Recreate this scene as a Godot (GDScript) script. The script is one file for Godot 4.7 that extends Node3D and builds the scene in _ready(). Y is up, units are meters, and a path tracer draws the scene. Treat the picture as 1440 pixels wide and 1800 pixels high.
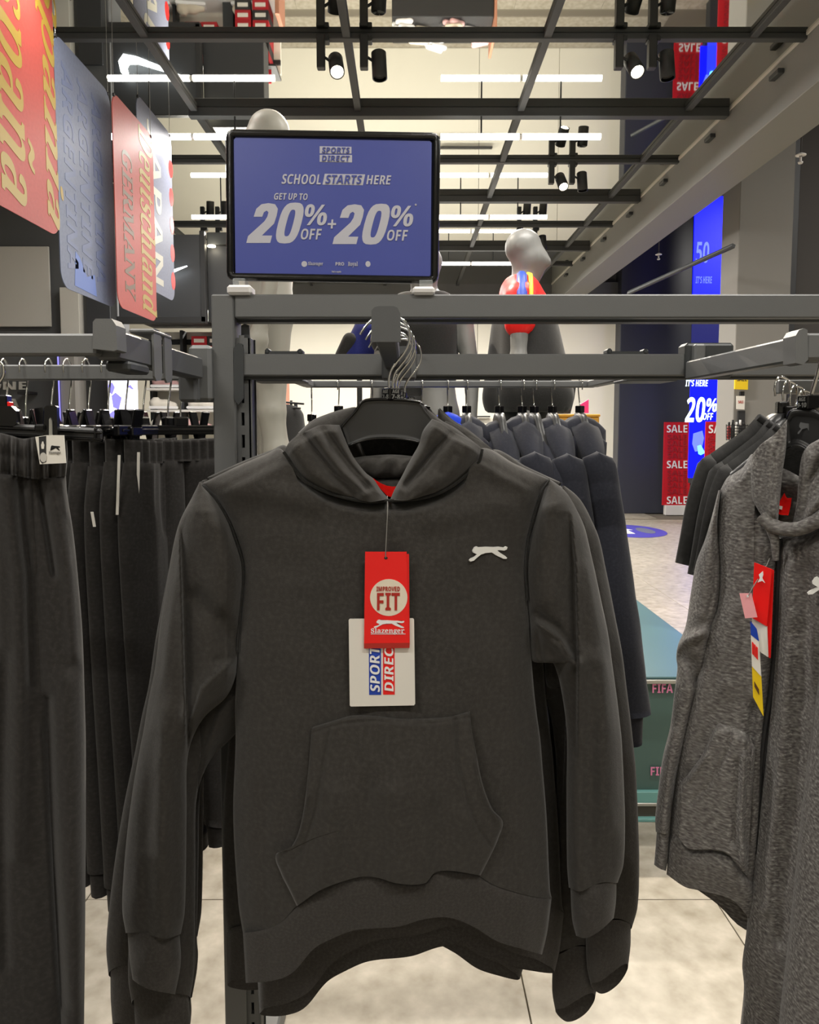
extends Node3D
# A sportswear shop: a black hoodie on a hanging arm in front of racks, mirrored ceiling above.
# y is up, the camera stands at (0, EYE, 0) and looks towards -z. "depth" is the distance along -z.

const EYE := 1.35
const F := 1350.0
const CX := 715.0
const HORIZON := 750.0
const PITCH := 4.5
const CEIL := 2.2          # mirror ceiling above the eye

var M := {}
var counts := {}
var noise := FastNoiseLite.new()
var cy := 0.0
var font_bold: SystemFont
var font_serif: SystemFont

# ---------------------------------------------------------------- placing
func P(x: float, y: float, d: float) -> Vector3:
	var a := (x - CX) / F
	var b := -(y - cy) / F
	var c := cos(deg_to_rad(PITCH))
	var s := sin(deg_to_rad(PITCH))
	var wy := b * c - s
	var wz := c + b * s
	var k := d / wz
	return Vector3(a * k, EYE + wy * k, -d)

func plane(x: float, y: float, h: float) -> Vector3:      # the point seen at a picture point on the level h above the floor
	var p := P(x, y, 1.0)
	return P(x, y, (h - EYE) / (p.y - EYE))

func W(x: float, y: float, d: float) -> Vector3:      # metres from the eye
	return Vector3(x, EYE + y, -d)

func numbered(n: String) -> String:
	var k: int = counts.get(n, 0)
	counts[n] = k + 1
	return n if k == 0 else "%s_%03d" % [n, k]

func thing(n: String, label: String, cat: String, base: Vector3, group := "") -> Node3D:
	var o := Node3D.new()
	o.name = numbered(n)
	add_child(o)
	o.position = base
	tag(o, label, cat, group)
	return o

func tag(o: Node, label: String, cat: String, group := "") -> void:
	o.set_meta("label", label)
	o.set_meta("category", cat)
	if group:
		o.set_meta("group", group)

func part(n: String, mesh: Mesh, m: Material, parent: Node3D, label := "") -> MeshInstance3D:
	var o := MeshInstance3D.new()
	o.name = n
	o.mesh = mesh
	o.material_override = m
	parent.add_child(o, true)
	if not parent is MeshInstance3D:
		o.position = -parent.position
	if label:
		o.set_meta("label", label)
	return o

func solo(n: String, mesh: Mesh, m: Material, label: String, cat: String, group := "") -> MeshInstance3D:
	var o := MeshInstance3D.new()
	o.name = numbered(n)
	o.mesh = mesh
	o.material_override = m
	add_child(o)
	tag(o, label, cat, group)
	return o

func struct(n: String, mesh: Mesh, m: Material) -> MeshInstance3D:
	var o := MeshInstance3D.new()
	o.name = numbered(n)
	o.mesh = mesh
	o.material_override = m
	add_child(o)
	o.set_meta("kind", "structure")
	return o

func copy(src: Node3D, n: String, label: String, pos: Vector3, turn := Vector3.ZERO, size := Vector3.ONE, group := "") -> Node3D:
	var o: Node3D = src.duplicate()
	o.name = numbered(n)
	add_child(o)
	o.transform = Transform3D(Basis.from_euler(turn).scaled_local(size), pos)
	o.set_meta("label", label)
	if group:
		o.set_meta("group", group)
	return o

# ---------------------------------------------------------------- meshes
func st_new() -> SurfaceTool:
	var st := SurfaceTool.new()
	st.begin(Mesh.PRIMITIVE_TRIANGLES)
	return st

func done(st: SurfaceTool) -> ArrayMesh:
	st.generate_normals()
	return st.commit()

func face(st: SurfaceTool, pts: Array, out: Vector3) -> void:
	var n: Vector3 = (pts[1] - pts[0]).cross(pts[2] - pts[0])
	var flip := n.dot(out) > 0.0        # clockwise seen from outside
	for i in range(1, pts.size() - 1):
		st.add_vertex(pts[0])
		st.add_vertex(pts[i + 1] if flip else pts[i])
		st.add_vertex(pts[i] if flip else pts[i + 1])

func addbox(st: SurfaceTool, c: Vector3, size: Vector3, bev := 0.002, b := Basis.IDENTITY) -> void:
	st.set_smooth_group(-1)
	var h := size * 0.5
	var e := minf(bev, minf(h.x, minf(h.y, h.z)) * 0.9)
	var q := func(v: Vector3) -> Vector3: return c + b * v
	for ax in 3:
		var a1 := (ax + 1) % 3
		var a2 := (ax + 2) % 3
		for s in [-1.0, 1.0]:
			var pts := []
			for k in [[-1, -1], [1, -1], [1, 1], [-1, 1]]:
				var v := Vector3.ZERO
				v[ax] = s * h[ax]
				v[a1] = k[0] * (h[a1] - e)
				v[a2] = k[1] * (h[a2] - e)
				pts.append(q.call(v))
			var o := Vector3.ZERO
			o[ax] = s
			face(st, pts, b * o)
		if e <= 0.0:
			continue
		for s1 in [-1.0, 1.0]:
			for s2 in [-1.0, 1.0]:
				var pts := []
				for k in [[0, -1], [0, 1], [1, 1], [1, -1]]:
					var v := Vector3.ZERO
					v[ax] = k[1] * (h[ax] - e)
					v[a1] = s1 * (h[a1] - (e if k[0] == 0 else 0.0))
					v[a2] = s2 * (h[a2] - (e if k[0] == 1 else 0.0))
					pts.append(q.call(v))
				var o := Vector3.ZERO
				o[a1] = s1
				o[a2] = s2
				face(st, pts, b * o)
	if e > 0.0:
		for sx in [-1.0, 1.0]:
			for sy in [-1.0, 1.0]:
				for sz in [-1.0, 1.0]:
					var s := Vector3(sx, sy, sz)
					face(st, [q.call(s * (h - Vector3(0, e, e))), q.call(s * (h - Vector3(e, 0, e))), q.call(s * (h - Vector3(e, e, 0)))], b * s)

func boxm(c: Vector3, size: Vector3, bev := 0.002, b := Basis.IDENTITY) -> ArrayMesh:
	var st := st_new()
	addbox(st, c, size, bev, b)
	return done(st)

func boxpx(x0: float, y0: float, x1: float, y1: float, d: float, depth: float, bev := 0.002) -> ArrayMesh:   # front face between two points at a depth
	var a := P(x0, y0, d)
	var b := P(x1, y1, d)
	var c := (a + b) * 0.5
	c.z -= depth * 0.5
	return boxm(c, Vector3(absf(b.x - a.x), absf(b.y - a.y), depth), bev)

func addtube(st: SurfaceTool, pts: Array, r: float, n := 6, r_end := -1.0) -> void:
	st.set_smooth_group(0)
	var up := Vector3(0.13, 0.31, 0.94).normalized()
	var rings := []
	for i in pts.size():
		var t: Vector3 = (pts[mini(i + 1, pts.size() - 1)] - pts[maxi(i - 1, 0)]).normalized()
		var s := t.cross(up)
		if s.length() < 0.05:
			s = t.cross(Vector3(1, 0.2, 0))
		s = s.normalized()
		up = s.cross(t).normalized()
		var rr := r if r_end < 0.0 else lerpf(r, r_end, float(i) / (pts.size() - 1))
		var ring := []
		for k in n:
			var a := TAU * k / n
			ring.append(pts[i] + (s * cos(a) + up * sin(a)) * rr)
		rings.append(ring)
	for i in rings.size() - 1:
		for k in n:
			var a: Vector3 = rings[i][k]
			var b: Vector3 = rings[i][(k + 1) % n]
			var c: Vector3 = rings[i + 1][(k + 1) % n]
			var d: Vector3 = rings[i + 1][k]
			face(st, [a, b, c, d], (a + c) * 0.5 - (pts[i] + pts[i + 1]) * 0.5)
	st.set_smooth_group(-1)
	face(st, rings[0], pts[0] - pts[1])
	face(st, rings[-1], pts[-1] - pts[-2])

func tubem(pts: Array, r: float, n := 6, r_end := -1.0) -> ArrayMesh:
	var st := st_new()
	addtube(st, pts, r, n, r_end)
	return done(st)

func spline3(pts: Array, n: int) -> Array:
	var out := []
	for i in n + 1:
		var t := float(i) / n * (pts.size() - 1)
		var k := mini(int(t), pts.size() - 2)
		var f := t - k
		out.append((pts[k] as Vector3).cubic_interpolate(pts[k + 1], pts[maxi(k - 1, 0)], pts[mini(k + 2, pts.size() - 1)], f))
	return out

# polygon in the xy plane of a transform, from z = 0 (front) back to -thick
func addprism(st: SurfaceTool, poly: PackedVector2Array, tr: Transform3D, thick: float) -> void:
	st.set_smooth_group(-1)
	var tri := Geometry2D.triangulate_polygon(poly)
	var fw := tr.basis.z.normalized()
	for i in range(0, tri.size(), 3):
		var f := []
		var bk := []
		for k in 3:
			var v := poly[tri[i + k]]
			f.append(tr * Vector3(v.x, v.y, 0))
			bk.append(tr * Vector3(v.x, v.y, 0) - fw * thick)
		face(st, f, fw)
		face(st, bk, -fw)
	var ccw := not Geometry2D.is_polygon_clockwise(poly)
	for i in poly.size():
		var a := poly[i]
		var b := poly[(i + 1) % poly.size()]
		var nn := Vector2(b.y - a.y, a.x - b.x) * (1.0 if ccw else -1.0)
		var a3 := tr * Vector3(a.x, a.y, 0)
		var b3 := tr * Vector3(b.x, b.y, 0)
		face(st, [a3, b3, b3 - fw * thick, a3 - fw * thick], tr.basis * Vector3(nn.x, nn.y, 0))

func prismm(poly: PackedVector2Array, tr: Transform3D, thick: float) -> ArrayMesh:
	var st := st_new()
	addprism(st, poly, tr, thick)
	return done(st)

# polygon given in picture points, set at a depth (its own transform: flat, facing -z's opposite)
func prismpx(pts: Array, d: float, thick: float) -> ArrayMesh:
	var poly := PackedVector2Array()
	for v in pts:
		var w := P(v.x, v.y, d)
		poly.append(Vector2(w.x, w.y))
	return prismm(poly, Transform3D(Basis.IDENTITY, Vector3(0, 0, -d)), thick)

func rrect(x0: float, y0: float, x1: float, y1: float, r: float, n := 4) -> PackedVector2Array:
	var out := PackedVector2Array()
	for c in [[x1 - r, y1 - r, 0.0], [x0 + r, y1 - r, 90.0], [x0 + r, y0 + r, 180.0], [x1 - r, y0 + r, 270.0]]:
		for k in n + 1:
			var a := deg_to_rad(c[2] + 90.0 * k / n)
			out.append(Vector2(c[0] + r * cos(a), c[1] + r * sin(a)))
	return out

func disc(cx: float, cyy: float, rx: float, ry: float, n := 32) -> PackedVector2Array:
	var out := PackedVector2Array()
	for k in n:
		out.append(Vector2(cx + rx * cos(TAU * k / n), cyy + ry * sin(TAU * k / n)))
	return out

func lathe(c: Vector3, prof: Array, n := 20, b := Basis.IDENTITY) -> ArrayMesh:   # [radius, y] pairs from bottom to top
	var st := st_new()
	st.set_smooth_group(0)
	for i in prof.size() - 1:
		for k in n:
			var q := []
			for e in [[i, k], [i, k + 1], [i + 1, k + 1], [i + 1, k]]:
				var a: float = TAU * (e[1] % n) / n
				var pr: Array = prof[e[0]]
				q.append(c + b * Vector3(cos(a) * pr[0], pr[1], sin(a) * pr[0]))
			if (q[0] - q[1]).length() < 1e-7:
				face(st, [q[0], q[2], q[3]], (q[2] + q[3]) * 0.5 - c - b * Vector3(0, prof[i][1], 0))
			else:
				face(st, q, (q[0] + q[1]) * 0.5 - c - b * Vector3(0, (prof[i][1] + prof[i + 1][1]) * 0.5 + (prof[i][0] - prof[i + 1][0]) * -0.01, 0))
	return done(st)

func lettering(s: String, o: Vector3, r: Vector3, u: Vector3, shear := 0.0, font = null, lift := 0.0008) -> ArrayMesh:
	var tm := TextMesh.new()
	tm.text = s
	tm.font = font if font else font_bold
	tm.font_size = 48
	tm.pixel_size = 0.01
	tm.depth = 0.02
	tm.curve_step = 2.0
	var arr := tm.get_mesh_arrays()
	var v: PackedVector3Array = arr[Mesh.ARRAY_VERTEX]
	var idx: PackedInt32Array = arr[Mesh.ARRAY_INDEX] if arr[Mesh.ARRAY_INDEX] != null else PackedInt32Array(range(v.size()))
	var lo := Vector2(1e9, 1e9)
	var hi := Vector2(-1e9, -1e9)
	var w := PackedVector2Array()
	for p in v:
		var q := Vector2(p.x + shear * p.y, p.y)
		w.append(q)
		lo = lo.min(q)
		hi = hi.max(q)
	var nn := r.cross(u).normalized()
	var out := PackedVector3Array()
	for i in v.size():
		var a := (w[i].x - lo.x) / (hi.x - lo.x)
		var b := (w[i].y - lo.y) / (hi.y - lo.y)
		out.append(o + r * a + u * b + nn * (lift if v[i].z > 0.0 else 0.0001))
	var st := st_new()
	st.set_smooth_group(-1)
	for i in idx:
		st.add_vertex(out[i])
	return done(st)

# text whose box is given in picture points on a plane at depth d; tilt = fall of the baseline in points over its length
func textpx(s: String, x0: float, y0: float, x1: float, y1: float, d: float, shear := 0.0, tilt := 0.0, font = null, lift := 0.0008) -> ArrayMesh:
	var a := P(x0, y1, d)
	return lettering(s, a, P(x1, y1 + tilt, d) - a, P(x0, y0, d) - a, shear, font, lift)

func crs(pts: Array, n: int) -> PackedVector2Array:      # smooth resampling by chord length
	var ln := [0.0]
	for i in range(1, pts.size()):
		ln.append(ln[-1] + (pts[i] as Vector2).distance_to(pts[i - 1]))
	var out := PackedVector2Array()
	var k := 0
	for i in n + 1:
		var t: float = ln[-1] * i / n
		while k < pts.size() - 2 and ln[k + 1] < t:
			k += 1
		var f: float = clampf((t - ln[k]) / maxf(ln[k + 1] - ln[k], 1e-6), 0, 1)
		var a: Vector2 = pts[k]
		var b: Vector2 = pts[k + 1]
		var seg := a.distance_to(b)
		var p0: Vector2 = pts[maxi(k - 1, 0)]
		var p3: Vector2 = pts[mini(k + 2, pts.size() - 1)]
		var ma := (b - p0).normalized() * seg
		var mb := (p3 - a).normalized() * seg
		var f2 := f * f
		var f3 := f2 * f
		out.append(a * (2 * f3 - 3 * f2 + 1) + ma * (f3 - 2 * f2 + f) + b * (-2 * f3 + 3 * f2) + mb * (f3 - f2))
	return out

# closed cloth shell over a Coons patch. zf(x, y, u, v) gives (front, back) in metres towards the viewer.
func shell(map: Callable, tp: Array, bt: Array, lf: Array, rt: Array, nu: int, nv: int, zf: Callable, cap := false) -> ArrayMesh:
	var T := crs(tp, nu)
	var B := crs(bt, nu)
	var L := crs(lf, nv)
	var R := crs(rt, nv)
	var v := PackedVector3Array()
	var idx := PackedInt32Array()
	var row := nu * 2
	for j in nv + 1:
		var t := float(j) / nv
		var fr := []
		var bk := []
		for i in nu + 1:
			var u := float(i) / nu
			var q := T[i] * (1 - t) + B[i] * t + L[j] * (1 - u) + R[j] * u - (T[0] * (1 - u) + T[nu] * u) * (1 - t) - (B[0] * (1 - u) + B[nu] * u) * t
			var z: Vector2 = zf.call(q.x, q.y, u, t)
			fr.append(map.call(q.x, q.y, z.x))
			bk.append(map.call(q.x, q.y, z.y))
		for i in nu + 1:
			v.append(fr[i])
		for i in range(nu - 1, 0, -1):
			v.append(bk[i])
	for j in nv:
		for k in row:
			var a := j * row + k
			var b := j * row + (k + 1) % row
			idx.append_array([a, b, b + row, a, b + row, a + row])
	if cap:
		for j in [0, nv]:
			for i in range(1, nu):
				var a: int = j * row + i
				var b: int = j * row + (row - i)
				var c: int = j * row + i + 1
				var d: int = j * row + (row - i - 1 if i < nu - 1 else nu)
				idx.append_array([a, b, d, a, d, c])
	var arr := []
	arr.resize(Mesh.ARRAY_MAX)
	arr[Mesh.ARRAY_VERTEX] = v
	arr[Mesh.ARRAY_INDEX] = idx
	var st := SurfaceTool.new()
	st.create_from_arrays(arr)
	st.generate_normals()
	return st.commit()

func prof(u: float, p := 2.6, q := 0.55) -> float:
	return pow(maxf(0.0, 1.0 - pow(absf(2.0 * u - 1.0), p)), q)

# folds: [points, width, height]; returns the sum of rounded ridges (or grooves) at a point
func folds_prepare(list: Array) -> Array:
	for f in list:
		var r := Rect2(f[0][0], Vector2.ZERO)
		for p in f[0]:
			r = r.expand(p)
		f.append(r.grow(f[1] * 2.3))
	return list

func folds(list: Array, x: float, y: float) -> float:
	var p := Vector2(x, y)
	var s := 0.0
	for f in list:
		if not (f[3] as Rect2).has_point(p):
			continue
		var best := 1e9
		for i in f[0].size() - 1:
			best = minf(best, Geometry2D.get_closest_point_to_segment(p, f[0][i], f[0][i + 1]).distance_squared_to(p))
		s += f[2] * exp(-best / (f[1] * f[1]))
	return s

# a lapped edge: the cloth drops by the height on the right of the line and rises again over the width
func laps(list: Array, x: float, y: float) -> float:
	var p := Vector2(x, y)
	var s := 0.0
	for f in list:
		if not (f[3] as Rect2).has_point(p):
			continue
		var best := 1e9
		var side := 0.0
		var along := 0.0
		var n: int = f[0].size() - 1
		for i in n:
			var q := Geometry2D.get_closest_point_to_segment(p, f[0][i], f[0][i + 1])
			var d := q.distance_squared_to(p)
			if d < best:
				best = d
				side = -(f[0][i + 1] - f[0][i]).normalized().cross(p - q)
				along = (i + (q - f[0][i]).length() / (f[0][i + 1] - f[0][i]).length()) / n
		best = sqrt(best)
		var fade := pow(sin(PI * clampf(along, 0.0, 1.0)), 0.5)
		if side > 0.0:
			s -= f[2] * fade * exp(-best / f[1]) * smoothstep(0.0, 5.0, best)
		else:
			s += f[2] * 0.35 * fade * exp(-best / (f[1] * 0.4))
	return s

func lerp_poly(pts: Array, y: float) -> float:      # x on a polyline that runs down, at a height
	for i in pts.size() - 1:
		if y <= pts[i + 1].y or i == pts.size() - 2:
			return lerpf(pts[i].x, pts[i + 1].x, clampf((y - pts[i].y) / maxf(pts[i + 1].y - pts[i].y, 0.001), 0, 1))
	return pts[-1].x

func V(list: Array) -> Array:        # flat numbers -> points
	var out := []
	for i in range(0, list.size(), 2):
		out.append(Vector2(list[i], list[i + 1]))
	return out

# smooth union of tapered capsules [a, b, ra, rb], meshed as surface nets
func field(bones: Array, cell: float, ymin := -1e9, ymax := 1e9, kk := 0.035) -> ArrayMesh:
	var lo := Vector3.ONE * 1e9
	var hi := -lo
	for b in bones:
		for e in 2:
			lo = lo.min(b[e] - Vector3.ONE * (b[2 + e] + cell * 3))
			hi = hi.max(b[e] + Vector3.ONE * (b[2 + e] + cell * 3))
	var n := Vector3i(((hi - lo) / cell).ceil()) + Vector3i.ONE
	var g := PackedFloat32Array()
	g.resize(n.x * n.y * n.z)
	g.fill(1.0)
	for b in bones:
		var r := maxf(b[2], b[3]) + kk + cell * 2
		var a0 := Vector3i((((b[0] as Vector3).min(b[1]) - Vector3.ONE * r - lo) / cell).floor()).clamp(Vector3i.ZERO, n - Vector3i.ONE)
		var a1 := Vector3i((((b[0] as Vector3).max(b[1]) + Vector3.ONE * r - lo) / cell).ceil()).clamp(Vector3i.ZERO, n - Vector3i.ONE)
		var ab: Vector3 = b[1] - b[0]
		var l2 := maxf(ab.length_squared(), 1e-9)
		for z in range(a0.z, a1.z + 1):
			for y in range(a0.y, a1.y + 1):
				for x in range(a0.x, a1.x + 1):
					var p := lo + Vector3(x, y, z) * cell
					var t := clampf((p - b[0]).dot(ab) / l2, 0, 1)
					var d: float = (p - b[0] - ab * t).length() - lerpf(b[2], b[3], t)
					var i := (z * n.y + y) * n.x + x
					var h := maxf(kk - absf(g[i] - d), 0.0) / kk
					g[i] = minf(g[i], d) - h * h * kk * 0.25
	if ymin > -1e8 or ymax < 1e8:
		for y in n.y:
			var py := lo.y + y * cell
			var cut := maxf(py - ymax, ymin - py)
			for z in n.z:
				for x in n.x:
					var i := (z * n.y + y) * n.x + x
					g[i] = maxf(g[i], cut)
	var ids := {}
	var vs := PackedVector3Array()
	var idx := PackedInt32Array()
	var offs := []
	for c in 8:
		offs.append(Vector3i(c & 1, (c >> 1) & 1, c >> 2))
	for z in n.z - 1:
		for y in n.y - 1:
			for x in n.x - 1:
				var i := (z * n.y + y) * n.x + x
				var neg := 0
				for o in offs:
					if g[i + (o.z * n.y + o.y) * n.x + o.x] < 0.0:
						neg += 1
				if neg == 0 or neg == 8:
					continue
				var s := Vector3.ZERO
				var k := 0
				for c in 8:
					for ax in 3:
						if (c >> ax) & 1:
							continue
						var o1: Vector3i = offs[c]
						var o2: Vector3i = offs[c | (1 << ax)]
						var v1 := g[i + (o1.z * n.y + o1.y) * n.x + o1.x]
						var v2 := g[i + (o2.z * n.y + o2.y) * n.x + o2.x]
						if (v1 < 0.0) != (v2 < 0.0):
							s += Vector3(o1).lerp(Vector3(o2), v1 / (v1 - v2))
							k += 1
				ids[i] = vs.size()
				vs.append(lo + (Vector3(x, y, z) + s / k) * cell)
	var step := [1, n.x, n.x * n.y]
	for i in ids:
		for ax in 3:
			var i2: int = i + step[ax]
			if i2 >= g.size() or (g[i] < 0.0) == (g[i2] < 0.0):
				continue
			var b1: int = step[(ax + 1) % 3]
			var b2: int = step[(ax + 2) % 3]
			if not (ids.has(i - b1) and ids.has(i - b2) and ids.has(i - b1 - b2)):
				continue
			var q := [ids[i], ids[i - b1], ids[i - b1 - b2], ids[i - b2]]
			if g[i] < 0.0:
				q.reverse()
			idx.append_array([q[0], q[1], q[2], q[0], q[2], q[3]])
	var arr := []
	arr.resize(Mesh.ARRAY_MAX)
	arr[Mesh.ARRAY_VERTEX] = vs
	arr[Mesh.ARRAY_INDEX] = idx
	var st := SurfaceTool.new()
	st.create_from_arrays(arr)
	st.generate_normals()
	return st.commit()

# ---------------------------------------------------------------- materials
func mat(c: Color, rough := 0.6, metal := 0.0) -> StandardMaterial3D:
	var m := StandardMaterial3D.new()
	m.albedo_color = c
	m.roughness = rough
	m.metallic = metal
	m.cull_mode = BaseMaterial3D.CULL_DISABLED
	return m

func glow(c: Color, e: float) -> StandardMaterial3D:
	var m := mat(c, 0.5)
	m.emission_enabled = true
	m.emission = c
	m.emission_energy_multiplier = e
	return m

func noise_tex(freq: float, cols: Array, size := 512, seed_ := 1, oct := 4, type := FastNoiseLite.TYPE_SIMPLEX_SMOOTH) -> NoiseTexture2D:
	var t := NoiseTexture2D.new()
	var n := FastNoiseLite.new()
	n.seed = seed_
	n.noise_type = type
	n.frequency = freq
	n.fractal_octaves = oct
	t.noise = n
	t.width = size
	t.height = size
	t.seamless = true
	t.generate_mipmaps = false
	var g := Gradient.new()
	g.offsets = PackedFloat32Array(range(cols.size()).map(func(i): return float(i) / maxf(cols.size() - 1, 1)))
	g.colors = PackedColorArray(cols)
	t.color_ramp = g
	return t

func cloth(c: Color, spread: float, grain_scale := 60.0, bump := 0.03, rim := 0.3) -> StandardMaterial3D:
	var m := mat(Color.WHITE, 0.95)
	m.albedo_texture = noise_tex(0.04, [c.darkened(spread), c, c.lightened(spread * 0.5)], 256, 7, 4)
	m.uv1_triplanar = true
	m.uv1_world_triplanar = false
	m.uv1_scale = Vector3.ONE * grain_scale * 0.2
	m.heightmap_enabled = true
	m.heightmap_texture = M.get("fuzz") if M.has("fuzz") else noise_tex(0.12, [Color.BLACK, Color.WHITE], 256, 3, 3)
	M["fuzz"] = m.heightmap_texture
	m.heightmap_scale = bump
	m.metallic_specular = 0.2
	m.rim_enabled = rim > 0.0
	m.rim = rim
	m.rim_tint = 0.6
	return m

func make_materials() -> void:
	font_bold = SystemFont.new()
	font_bold.font_names = PackedStringArray(["Droid Sans"])
	font_bold.font_weight = 700
	font_serif = SystemFont.new()
	font_serif.font_names = PackedStringArray(["Droid Serif"])
	font_serif.font_weight = 700
	M.fleece = cloth(Color(0.235, 0.226, 0.214), 0.10)
	M.rib = cloth(Color(0.25, 0.24, 0.23), 0.12, 90.0, 0.05)
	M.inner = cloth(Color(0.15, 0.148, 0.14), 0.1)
	M.jersey = cloth(Color(0.19, 0.182, 0.175), 0.1, 60.0, 0.015)
	M.navy = cloth(Color(0.17, 0.175, 0.205), 0.08, 60.0, 0.02)
	M.royal = cloth(Color(0.08, 0.22, 0.72), 0.08)
	M.tee = cloth(Color(0.17, 0.168, 0.165), 0.08, 60.0, 0.015)
	# grey marl: flecks drawn out sideways
	var g := mat(Color.WHITE, 0.95)
	g.albedo_texture = noise_tex(0.06, [Color(0.2, 0.2, 0.2), Color(0.38, 0.36, 0.355), Color(0.5, 0.495, 0.48), Color(0.8, 0.79, 0.77)], 512, 11, 4)
	g.uv1_triplanar = true
	g.uv1_scale = Vector3(4.5, 9, 4.5)
	g.heightmap_enabled = true
	g.heightmap_texture = M.fuzz
	g.heightmap_scale = 0.04
	g.metallic_specular = 0.2
	g.rim_enabled = true
	g.rim = 0.3
	M.marl = g
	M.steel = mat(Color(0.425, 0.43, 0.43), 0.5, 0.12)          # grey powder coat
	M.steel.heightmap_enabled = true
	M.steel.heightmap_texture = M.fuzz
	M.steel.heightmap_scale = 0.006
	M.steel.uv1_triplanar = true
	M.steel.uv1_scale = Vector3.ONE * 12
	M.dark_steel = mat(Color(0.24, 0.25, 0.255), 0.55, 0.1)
	M.dark_steel_arm = mat(Color(0.33, 0.335, 0.34), 0.5, 0.1)
	M.poster_ink = mat(Color(0.78, 0.78, 0.82), 0.5)
	M.slot = mat(Color(0.06, 0.06, 0.06), 0.9)
	M.chrome = mat(Color(0.86, 0.86, 0.85), 0.12, 1.0)
	M.hanger = mat(Color(0.175, 0.176, 0.177), 0.36)
	M.hanger_gloss = mat(Color(0.05, 0.05, 0.055), 0.18)
	M.clear = mat(Color(0.9, 0.93, 0.93, 0.25), 0.05)
	M.clear.transparency = BaseMaterial3D.TRANSPARENCY_ALPHA
	M.white_plastic = mat(Color(0.88, 0.87, 0.86), 0.4)
	M.frame_black = mat(Color(0.09, 0.09, 0.09), 0.16)
	M.sign_blue = mat(Color(0.29, 0.335, 0.66), 0.3)
	M.white = mat(Color(0.93, 0.93, 0.93), 0.6)
	M.offwhite = mat(Color(0.9, 0.86, 0.78), 0.6)
	M.paper_white = mat(Color(0.89, 0.875, 0.84), 0.55)
	M.red = mat(Color(0.93, 0.085, 0.07), 0.45)
	M.label_red = cloth(Color(0.86, 0.1, 0.08), 0.05, 60, 0.02, 0.0)
	M.dark_red = mat(Color(0.55, 0.06, 0.06), 0.5)
	M.brick_red = mat(Color(0.68, 0.14, 0.1), 0.5)
	M.blue = mat(Color(0.09, 0.25, 0.68), 0.5)
	M.thread = mat(Color(0.93, 0.93, 0.91), 0.8)
	M.string = mat(Color(0.5, 0.49, 0.47), 0.7)
	M.black = mat(Color(0.06, 0.06, 0.06), 0.6)
	M.mid_black = mat(Color(0.15, 0.15, 0.155), 0.6)
	M.yellow = mat(Color(0.92, 0.78, 0.1), 0.5)
	M.pink = mat(Color(0.95, 0.66, 0.68), 0.5)
	M.mirror = mat(Color(0.86, 0.86, 0.83), 0.02, 1.0)
	M.beam = mat(Color(0.2, 0.21, 0.215), 0.6)
	M.soffit = mat(Color(0.5, 0.5, 0.49), 0.7)
	M.soffit_dark = mat(Color(0.26, 0.26, 0.25), 0.45)
	M.wall_white = mat(Color(0.91, 0.895, 0.84), 0.8)
	M.wall_dark = mat(Color(0.34, 0.345, 0.35), 0.7)
	M.wall_black = mat(Color(0.2, 0.205, 0.215), 0.5)
	M.wall_navy = mat(Color(0.21, 0.22, 0.26), 0.4)
	M.wall_grey = mat(Color(0.52, 0.51, 0.49), 0.8)
	M.brown = mat(Color(0.28, 0.265, 0.255), 0.7)
	M.tube = glow(Color(1.0, 0.98, 0.94), 6.0)
	M.lamp_face = glow(Color(1.0, 0.95, 0.84), 14.0)
	M.lamp_body = mat(Color(0.13, 0.14, 0.145), 0.5)
	M.led_blue = glow(Color(0.0, 0.03, 1.0), 1.6)
	M.led_navy = glow(Color(0.08, 0.1, 0.4), 0.25)
	M.led_white = glow(Color(0.85, 0.95, 1.0), 1.6)
	M.led_grey = glow(Color(0.35, 0.42, 0.75), 0.9)
	M.led_cyan = glow(Color(0.4, 0.85, 1.0), 1.3)
	M.swoosh = glow(Color(0.95, 0.98, 1.0), 5.0)
	M.poster_glow = glow(Color(0.9, 0.9, 1.0), 1.2)
	M.poster_violet = glow(Color(0.5, 0.48, 0.9), 0.7)
	M.navy_blue = cloth(Color(0.12, 0.14, 0.36), 0.08)
	M.teal = mat(Color(0.24, 0.37, 0.38), 0.35)
	M.teal_dark = mat(Color(0.27, 0.37, 0.35), 0.5)
	M.teal_light = mat(Color(0.42, 0.62, 0.6), 0.4)
	M.silver = mat(Color(0.72, 0.72, 0.7), 0.35, 0.8)
	M.kick = mat(Color(0.3, 0.28, 0.25), 0.6)
	M.pink_text = mat(Color(0.85, 0.5, 0.66), 0.6)
	M.mannequin = mat(Color(0.47, 0.47, 0.46), 0.45)
	M.mannequin_pale = mat(Color(0.60, 0.59, 0.55), 0.5)
	M.decal = mat(Color(0.3, 0.28, 0.66), 0.5)
	M.ochre = mat(Color(0.75, 0.55, 0.16), 0.6)
	M.sale = mat(Color(0.78, 0.08, 0.14), 0.55)
	M.sale_dim = mat(Color(0.62, 0.12, 0.16), 0.6)
	M.magenta = mat(Color(0.85, 0.2, 0.5), 0.6)
	M.wood = mat(Color(0.72, 0.5, 0.4), 0.6)
	M.panel_grey = mat(Color(0.76, 0.75, 0.72), 0.7)
	M.shoe_white = mat(Color(0.9, 0.88, 0.84), 0.6)
	M.shoe_pink = mat(Color(0.85, 0.68, 0.68), 0.6)
	M.box_red = mat(Color(0.68, 0.08, 0.13), 0.6)
	M.ban_red = cloth(Color(0.66, 0.23, 0.19), 0.04, 20.0, 0.004, 0.2)
	M.ban_blue = cloth(Color(0.38, 0.42, 0.52), 0.06, 20.0, 0.004, 0.2)
	M.ban_grey = cloth(Color(0.4, 0.42, 0.5), 0.06, 20.0, 0.004, 0.2)
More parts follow.
